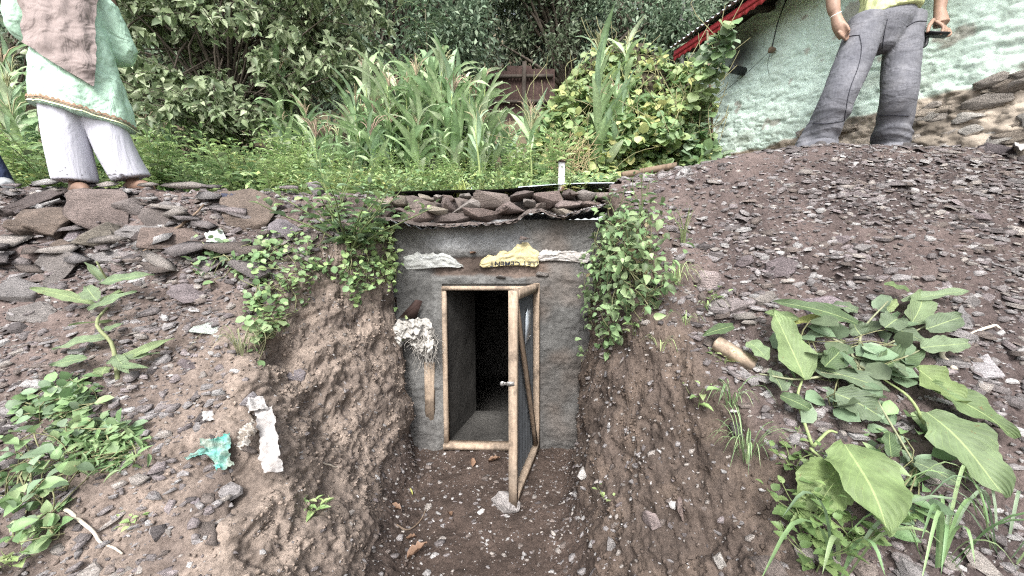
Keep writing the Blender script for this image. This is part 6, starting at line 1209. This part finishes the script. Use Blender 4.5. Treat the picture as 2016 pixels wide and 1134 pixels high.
def surf_plant(name, poly, n, lL, lW, pal, label, seed, T=T_RD, out=.06, cat='creeper', group=None, upw=.7, stems=40, sag=0.0):
    """leaves of a creeping plant spread over the bank inside an outline, each a little off the soil, with thin stems between"""
    rr = np.random.RandomState(seed); q = sample_poly(poly, n, rr, 9.0); pos, nr = [], []
    for u, v in q:
        h = hit(u, v)
        if h is not None: pos.append(h[0]); nr.append(h[1])
    pos, nr = np.array(pos), np.array(nr); k = len(pos); base = pos.copy(); off = rr.rand(k) ** 1.3 * out * (1 + .7 * fbm(pos * 7, 2)); pos = pos + (nr * .6 + np.array([0, -.25, .35])) * np.abs(off)[:, None]
    d = rr.normal(size=(k, 3)) * .8 + nr * .25 + np.array([0, -.15, -sag]); up = nr * .5 + np.array([0, -.2, upw]) + rr.normal(size=(k, 3)) * .25; s = rr.uniform(.55, 1.25, k)
    V, F, C, U = leaves(T, pos, d, up, lL * s, lW * s, cols(rr, k, pal, .2)); o = thing(name, base.mean(0), label, cat, group); c = obj('foliage', V, F, M['leaf'], o, C, smooth=True); c['kind'] = 'stuff'; W = []
    for j in range(stems):
        i = rr.randint(k); dd = np.linalg.norm(pos - pos[i], axis=1); i2 = rr.choice(np.where(dd < .22)[0]); a, b = base[i], pos[i2]; V, F = tube(spline([a, (a + b) / 2 + nr[i] * .03 + rr.normal(size=3) * .01, b], 6), .0025, 3, False); W.append((V, F, np.tile([.17, .17, .09], (len(V), 1))))
    V, F, C = join(W); c = obj('stem', V, F, M['stem'], o, C); c['kind'] = 'stuff'; return o
surf_plant('creeper', [(480, 520), (520, 470), (590, 470), (640, 500), (655, 540), (610, 600), (560, 610), (545, 650), (500, 665), (485, 590)], 430, .036, .032, G_MID + G_BRT[:1], 'round leaved creeper hanging over the dark hollow in the bank', 301, out=.10)
surf_plant('creeper', [(690, 480), (740, 470), (740, 530), (720, 590), (690, 595), (672, 540)], 230, .042, .036, G_MID + G_BRT[:1], 'small leaved creeper trailing down below the amaranth bush', 302, out=.09)
surf_plant('creeper', [(730, 450), (790, 430), (822, 470), (815, 520), (780, 560), (740, 570), (738, 500)], 420, .042, .030, G_BRT, 'bright twiggy creeper at the corner of the cellar wall', 303, T_OV, .14)
surf_plant('creeper', [(500, 770 - 60), (560, 700 - 60), (560, 640), (500, 650)], 60, .04, .036, G_MID, 'thin creeper tip hanging under the dark hollow', 304)
surf_plant('low_weed', [(400, 470), (480, 470), (560, 500), (470, 545), (380, 545)], 120, .045, .04, G_BLUE + G_MID, 'sparse low weed between the flat slabs and the creeper', 305, out=.05, cat='weed')
surf_plant('low_weed', [(45, 800), (110, 765), (190, 765), (195, 800), (120, 830), (40, 830)], 230, .05, .034, G_BLUE + G_MID, 'low scallop leaved weed on the tan slope under the amaranth', 306, out=.06, cat='weed')
surf_plant('low_weed', [(105, 850), (190, 830), (265, 840), (250, 870), (130, 865)], 150, .05, .032, G_BLUE + G_MID, 'crinkled low weed above the broad leaved weed', 307, out=.05, cat='weed')
surf_plant('low_weed', [(150, 870), (290, 855), (285, 885), (250, 920), (170, 925)], 260, .05, .014, G_MID, 'feathery bright weed spilling down the tan slope', 308, T_LN, .05, 'weed')
surf_plant('broad_weed', [(0, 870), (60, 850), (130, 900), (175, 930), (150, 980), (100, 1010), (60, 1080), (20, 1020), (0, 960)], 90, .055, .038, G_BLUE + G_MID, 'broad leaved weed in a clump low on the tan slope', 309, T_OV, .12, 'weed')
surf_plant('low_weed', [(60, 1020), (130, 1000), (130, 1050), (70, 1080)], 26, .05, .035, G_MID, 'small sprigs below the broad leaved weed', 310, T_OV, .04, 'weed', stems=8)
surf_plant('bank_bush', [(1185, 450), (1215, 430), (1245, 440), (1270, 500), (1300, 560), (1310, 600), (1270, 620), (1235, 630), (1215, 690), (1180, 680), (1155, 620), (1150, 570), (1165, 510)], 800, .050, .031, G_MID + [(.10, .15, .06), (.08, .12, .05), (.10, .15, .06)], 'bushy green weed hanging over the bank beside the cellar door', 311, T_OV, .26, 'bush', stems=160, sag=.2)
surf_plant('creeper', [(1190, 440), (1260, 430), (1290, 540), (1230, 580), (1160, 560)], 480, .032, .027, G_MID + [(.07, .11, .045), (.20, .16, .08)], 'small leaved creeper tangled inside the hanging bush', 312, T_RD, .16, stems=60)
for k, (pts, lb) in enumerate((([(1250, 660), (1262, 690), (1245, 715)], 'seedling dangling below the hanging bush'), ([(1192, 985), (1200, 980)], 'tiny round leaved sprout low in the dark bank'))):
    q = hit(*pts[0])[0]; build_plant('seedling', q, plant(320 + k, 3, .10 if k == 0 else .05, .06, .06 if k == 0 else .035, .03, .03, G_BRT, T_OV if k == 0 else T_RD, stemr=.0018), lb, 'seedling')
for k, (u, v, h_, sp, lL, lW, ns, lb) in enumerate(((616, 1008, .05, .05, .055, .024, 6, 'small leafy seedling alone on the tan soil'), (1372, 800, .10, .05, .07, .032, 3, 'pale seedling on the mossy face of the dark bank'), (1400, 590, .05, .05, .05, .03, 4, 'small weed beside the pink veined rock'), (1425, 715, .05, .06, .04, .03, 5, 'small sprigs below the chunk of timber'), (262, 1030, .03, .03, .025, .02, 4, 'tiny sprout on the tan slope by the pale root'), (30, 1110, .04, .05, .05, .03, 5, 'small weed at the foot of the tan slope'), (545, 640, .06, .06, .035, .03, 6, 'yellowish sprig under the creeper hollow'))):
    q = hit(u, v)[0]; build_plant('seedling', q, plant(330 + k, ns, h_, sp, lL, lW, .025, G_BRT, T_OV, stemr=.0018, lean=.6), lb, 'seedling')
# the big amaranth bush on the bank edge, and upright stems in the hanging bush
q = hit(690, 482)[0]; build_plant('amaranth_bush', q - np.array([0, 0, .03]), plant(340, 17, .38, .46, .105, .050, .032, G_BLUE + G_MID + G_BRT[:1], T_OV, stemr=.007, petiole=.035, curve=.1), 'tall bushy amaranth on the bank edge left of the cellar'.replace(' left of', ' above'), 'bush')
q = hit(660, 440)[0]; build_plant('amaranth_bush', q - np.array([0, 0, .03]), plant(341, 4, .52, .16, .085, .030, .03, G_BRT + G_MID, T_LN, stemr=.006), 'upright narrow leaved weed rising out of the amaranth bush', 'bush')
for k, (u, v, hgt, lb) in enumerate(((1188, 470, .36, 'upright leafy stem beside the end of the stone parapet'), (1262, 440, .34, 'upright leafy stem over the scree above the hanging bush'), (1345, 480, .22, 'thin dry stemmed weed on the scree by the hanging bush'), (1215, 440, .20, 'grey green leafy weed on top of the hanging bush'))):
    q = hit(u, v)[0]; build_plant('upright_weed', q, plant(350 + k, 3 if k != 2 else 5, hgt, .08, .07 if k != 2 else .03, .03 if k != 2 else .008, .035, G_BLUE if k == 3 else G_MID, T_OV if k != 2 else T_SM, stemr=.004), lb, 'weed')
surf_plant('mallow_undergrowth', [(1500, 690), (1560, 640), (1700, 620), (1800, 640), (1800, 720), (1740, 800), (1640, 830), (1560, 790)], 70, .085, .070, G_BLUE + [(.11, .15, .08)], 'lower grey green leaves crowding under the mallow plant', 313, T_RD, .07, 'weed', stems=40)
surf_plant('creeper', [(1700, 830), (1790, 800), (1840, 1000), (1760, 1060), (1700, 1000)], 70, .06, .042, G_BLUE + G_MID, 'dark small leaved weed beside the biggest dock leaf', 314, T_OV, .06, 'weed', stems=16)
# nettles and grass at the foot of the bank
for k, (u, v, s_, lb) in enumerate(((1585, 1050, 1.0, 'nettle with toothed bright leaves under the biggest dock leaf'), (1600, 1120, .9, 'nettle low on the bank among the grass blades'), (1680, 1075, .85, 'nettle beside the arching grass blades'), (1560, 925, .7, 'nettle behind the smaller dock leaf'))):
    h = hit(u, v); build_plant('nettle', h[0], plant(360 + k, 6, .17 * s_, .09, .062 * s_, .042 * s_, .022, [(.13, .21, .06), (.17, .25, .08), (.10, .17, .05)], T_SER, stemr=.003, petiole=.012), lb, 'nettle', mat='leaf')
def grass(name, at_, n, L, label, seed, w0=.012, spread=.1, group=None, pal=G_MID, cat='grass tuft', flop=.9):
    rr = np.random.RandomState(seed); o = thing(name, at_, label, cat, group)
    for k in range(n):
        az = rr.uniform(0, 6.28); o_ = np.array([math.cos(az), math.sin(az), 0]); l_ = L * rr.uniform(.5, 1.1); b = at_ + o_ * rr.uniform(0, spread * .3); fl_ = flop * rr.uniform(.5, 1.2); p = spline([b, b + o_ * l_ * .25 * fl_ + np.array([0, 0, l_ * .55]), b + o_ * l_ * .65 * fl_ + np.array([0, 0, l_ * .72]), b + o_ * l_ * fl_ + np.array([0, 0, l_ * (.72 - .45 * fl_)])], 10); sd = np.cross(o_, [0, 0, 1]); wd = w0 * .5 * np.sin(math.pi * np.linspace(.12, 1, 10)) ** .6 
        V = np.stack([p - sd * wd[:, None] + np.array([0, 0, .15 * w0]), p, p + sd * wd[:, None] + np.array([0, 0, .15 * w0])], 1).reshape(-1, 3); c = np.array(pal[rr.randint(len(pal))]) * rr.uniform(.85, 1.2); obj('blade', V, grid_faces(10, 3), M['corn'], o, np.tile(c, (len(V), 1)), smooth=True)
    return o
q = hit(1650, 1125)[0]; grass('grass_tuft', q, 7, .36, 'broad arching grass blades in front of the nettles', 401, .013, .1, pal=G_BLUE + G_MID)
q = hit(1850, 1110)[0]; grass('grass_tuft', q, 17, .34, 'dense clump of broad grass beyond the nettles', 402, .008, .16, pal=G_BLUE + G_MID)
q = hit(1980, 1090)[0]; grass('grass_tuft', q, 11, .32, 'grass clump on the scree beyond the nettles', 403, .007, .16, pal=G_BLUE + G_MID)
q = hit(1470, 905)[0]; grass('grass_tuft', q, 34, .22, 'thin wispy grass on the mossy bank beside the dock', 404, .003, .12, pal=G_MID)
q = hit(1440, 800)[0]; grass('grass_tuft', q, 22, .16, 'thin grass under the mallow leaves', 405, .004, .1, pal=G_MID)
q = hit(475, 700)[0]; grass('grass_tuft', q, 30, .17, 'dry pale grass tuft under the creeper hollow', 406, .004, .1, pal=[(.26, .26, .14), (.20, .22, .11)])
q = hit(1330, 560)[0]; grass('grass_tuft', q, 26, .16, 'thin grass at the edge of the hanging bush', 407, .004, .1, pal=G_BRT)
q = P(905, 372, 3.0); grass('grass_tuft', np.array([q[0], 3.0, .36]), 60, .22, 'bright yellow green grass tuft behind the stone parapet', 408, .005, .16, pal=[(.34, .40, .10), (.28, .34, .09)], flop=.6)
for k, (u, v) in enumerate(((1390, 610), (1350, 640), (1300, 690))): q = hit(u, v)[0]; grass('grass_tuft', q, 12, .10, 'short thin grass along the bank rim below the scree', 410 + k, .003, .06, 'short grass along the bank rim', G_BRT)
# dead leaves on the trench floor
LT = ltemp(9, ovate, .25, -.25, .12, .05)
DL = [(960, 912, .09, 'curled brown leaf on the trench floor near the sill'), (930, 922, .07, 'flat brown leaf beside the curled one by the sill'), (790, 1005, .08, 'dry brown leaf by the curved twig'), (882, 1012, .06, 'folded brown leaf in the middle of the trench floor'), (800, 1105, .11, 'large ragged brown leaf low on the trench floor'), (812, 978, .05, 'narrow yellow leaf on the trench floor'), (820, 1060, .06, 'small dull leaf below the curved twig')]
for k, (u, v, s_, lb) in enumerate(DL):
    h = hit(u, v); rr = np.random.RandomState(k); c = (.24, .14, .085) if k != 5 else (.45, .45, .10); V, F, C, U = leaves(LT, [h[0] + np.array([0, 0, .012])], [np.array([math.cos(k * 1.7), math.sin(k * 1.7), .1])], [h[1] + rr.normal(size=3) * .2], s_, s_ * (.55 if k != 5 else .2), [c]); tag(obj('dead_leaf', V, F, M['leaf'], None, C, smooth=True), lb, 'leaf')
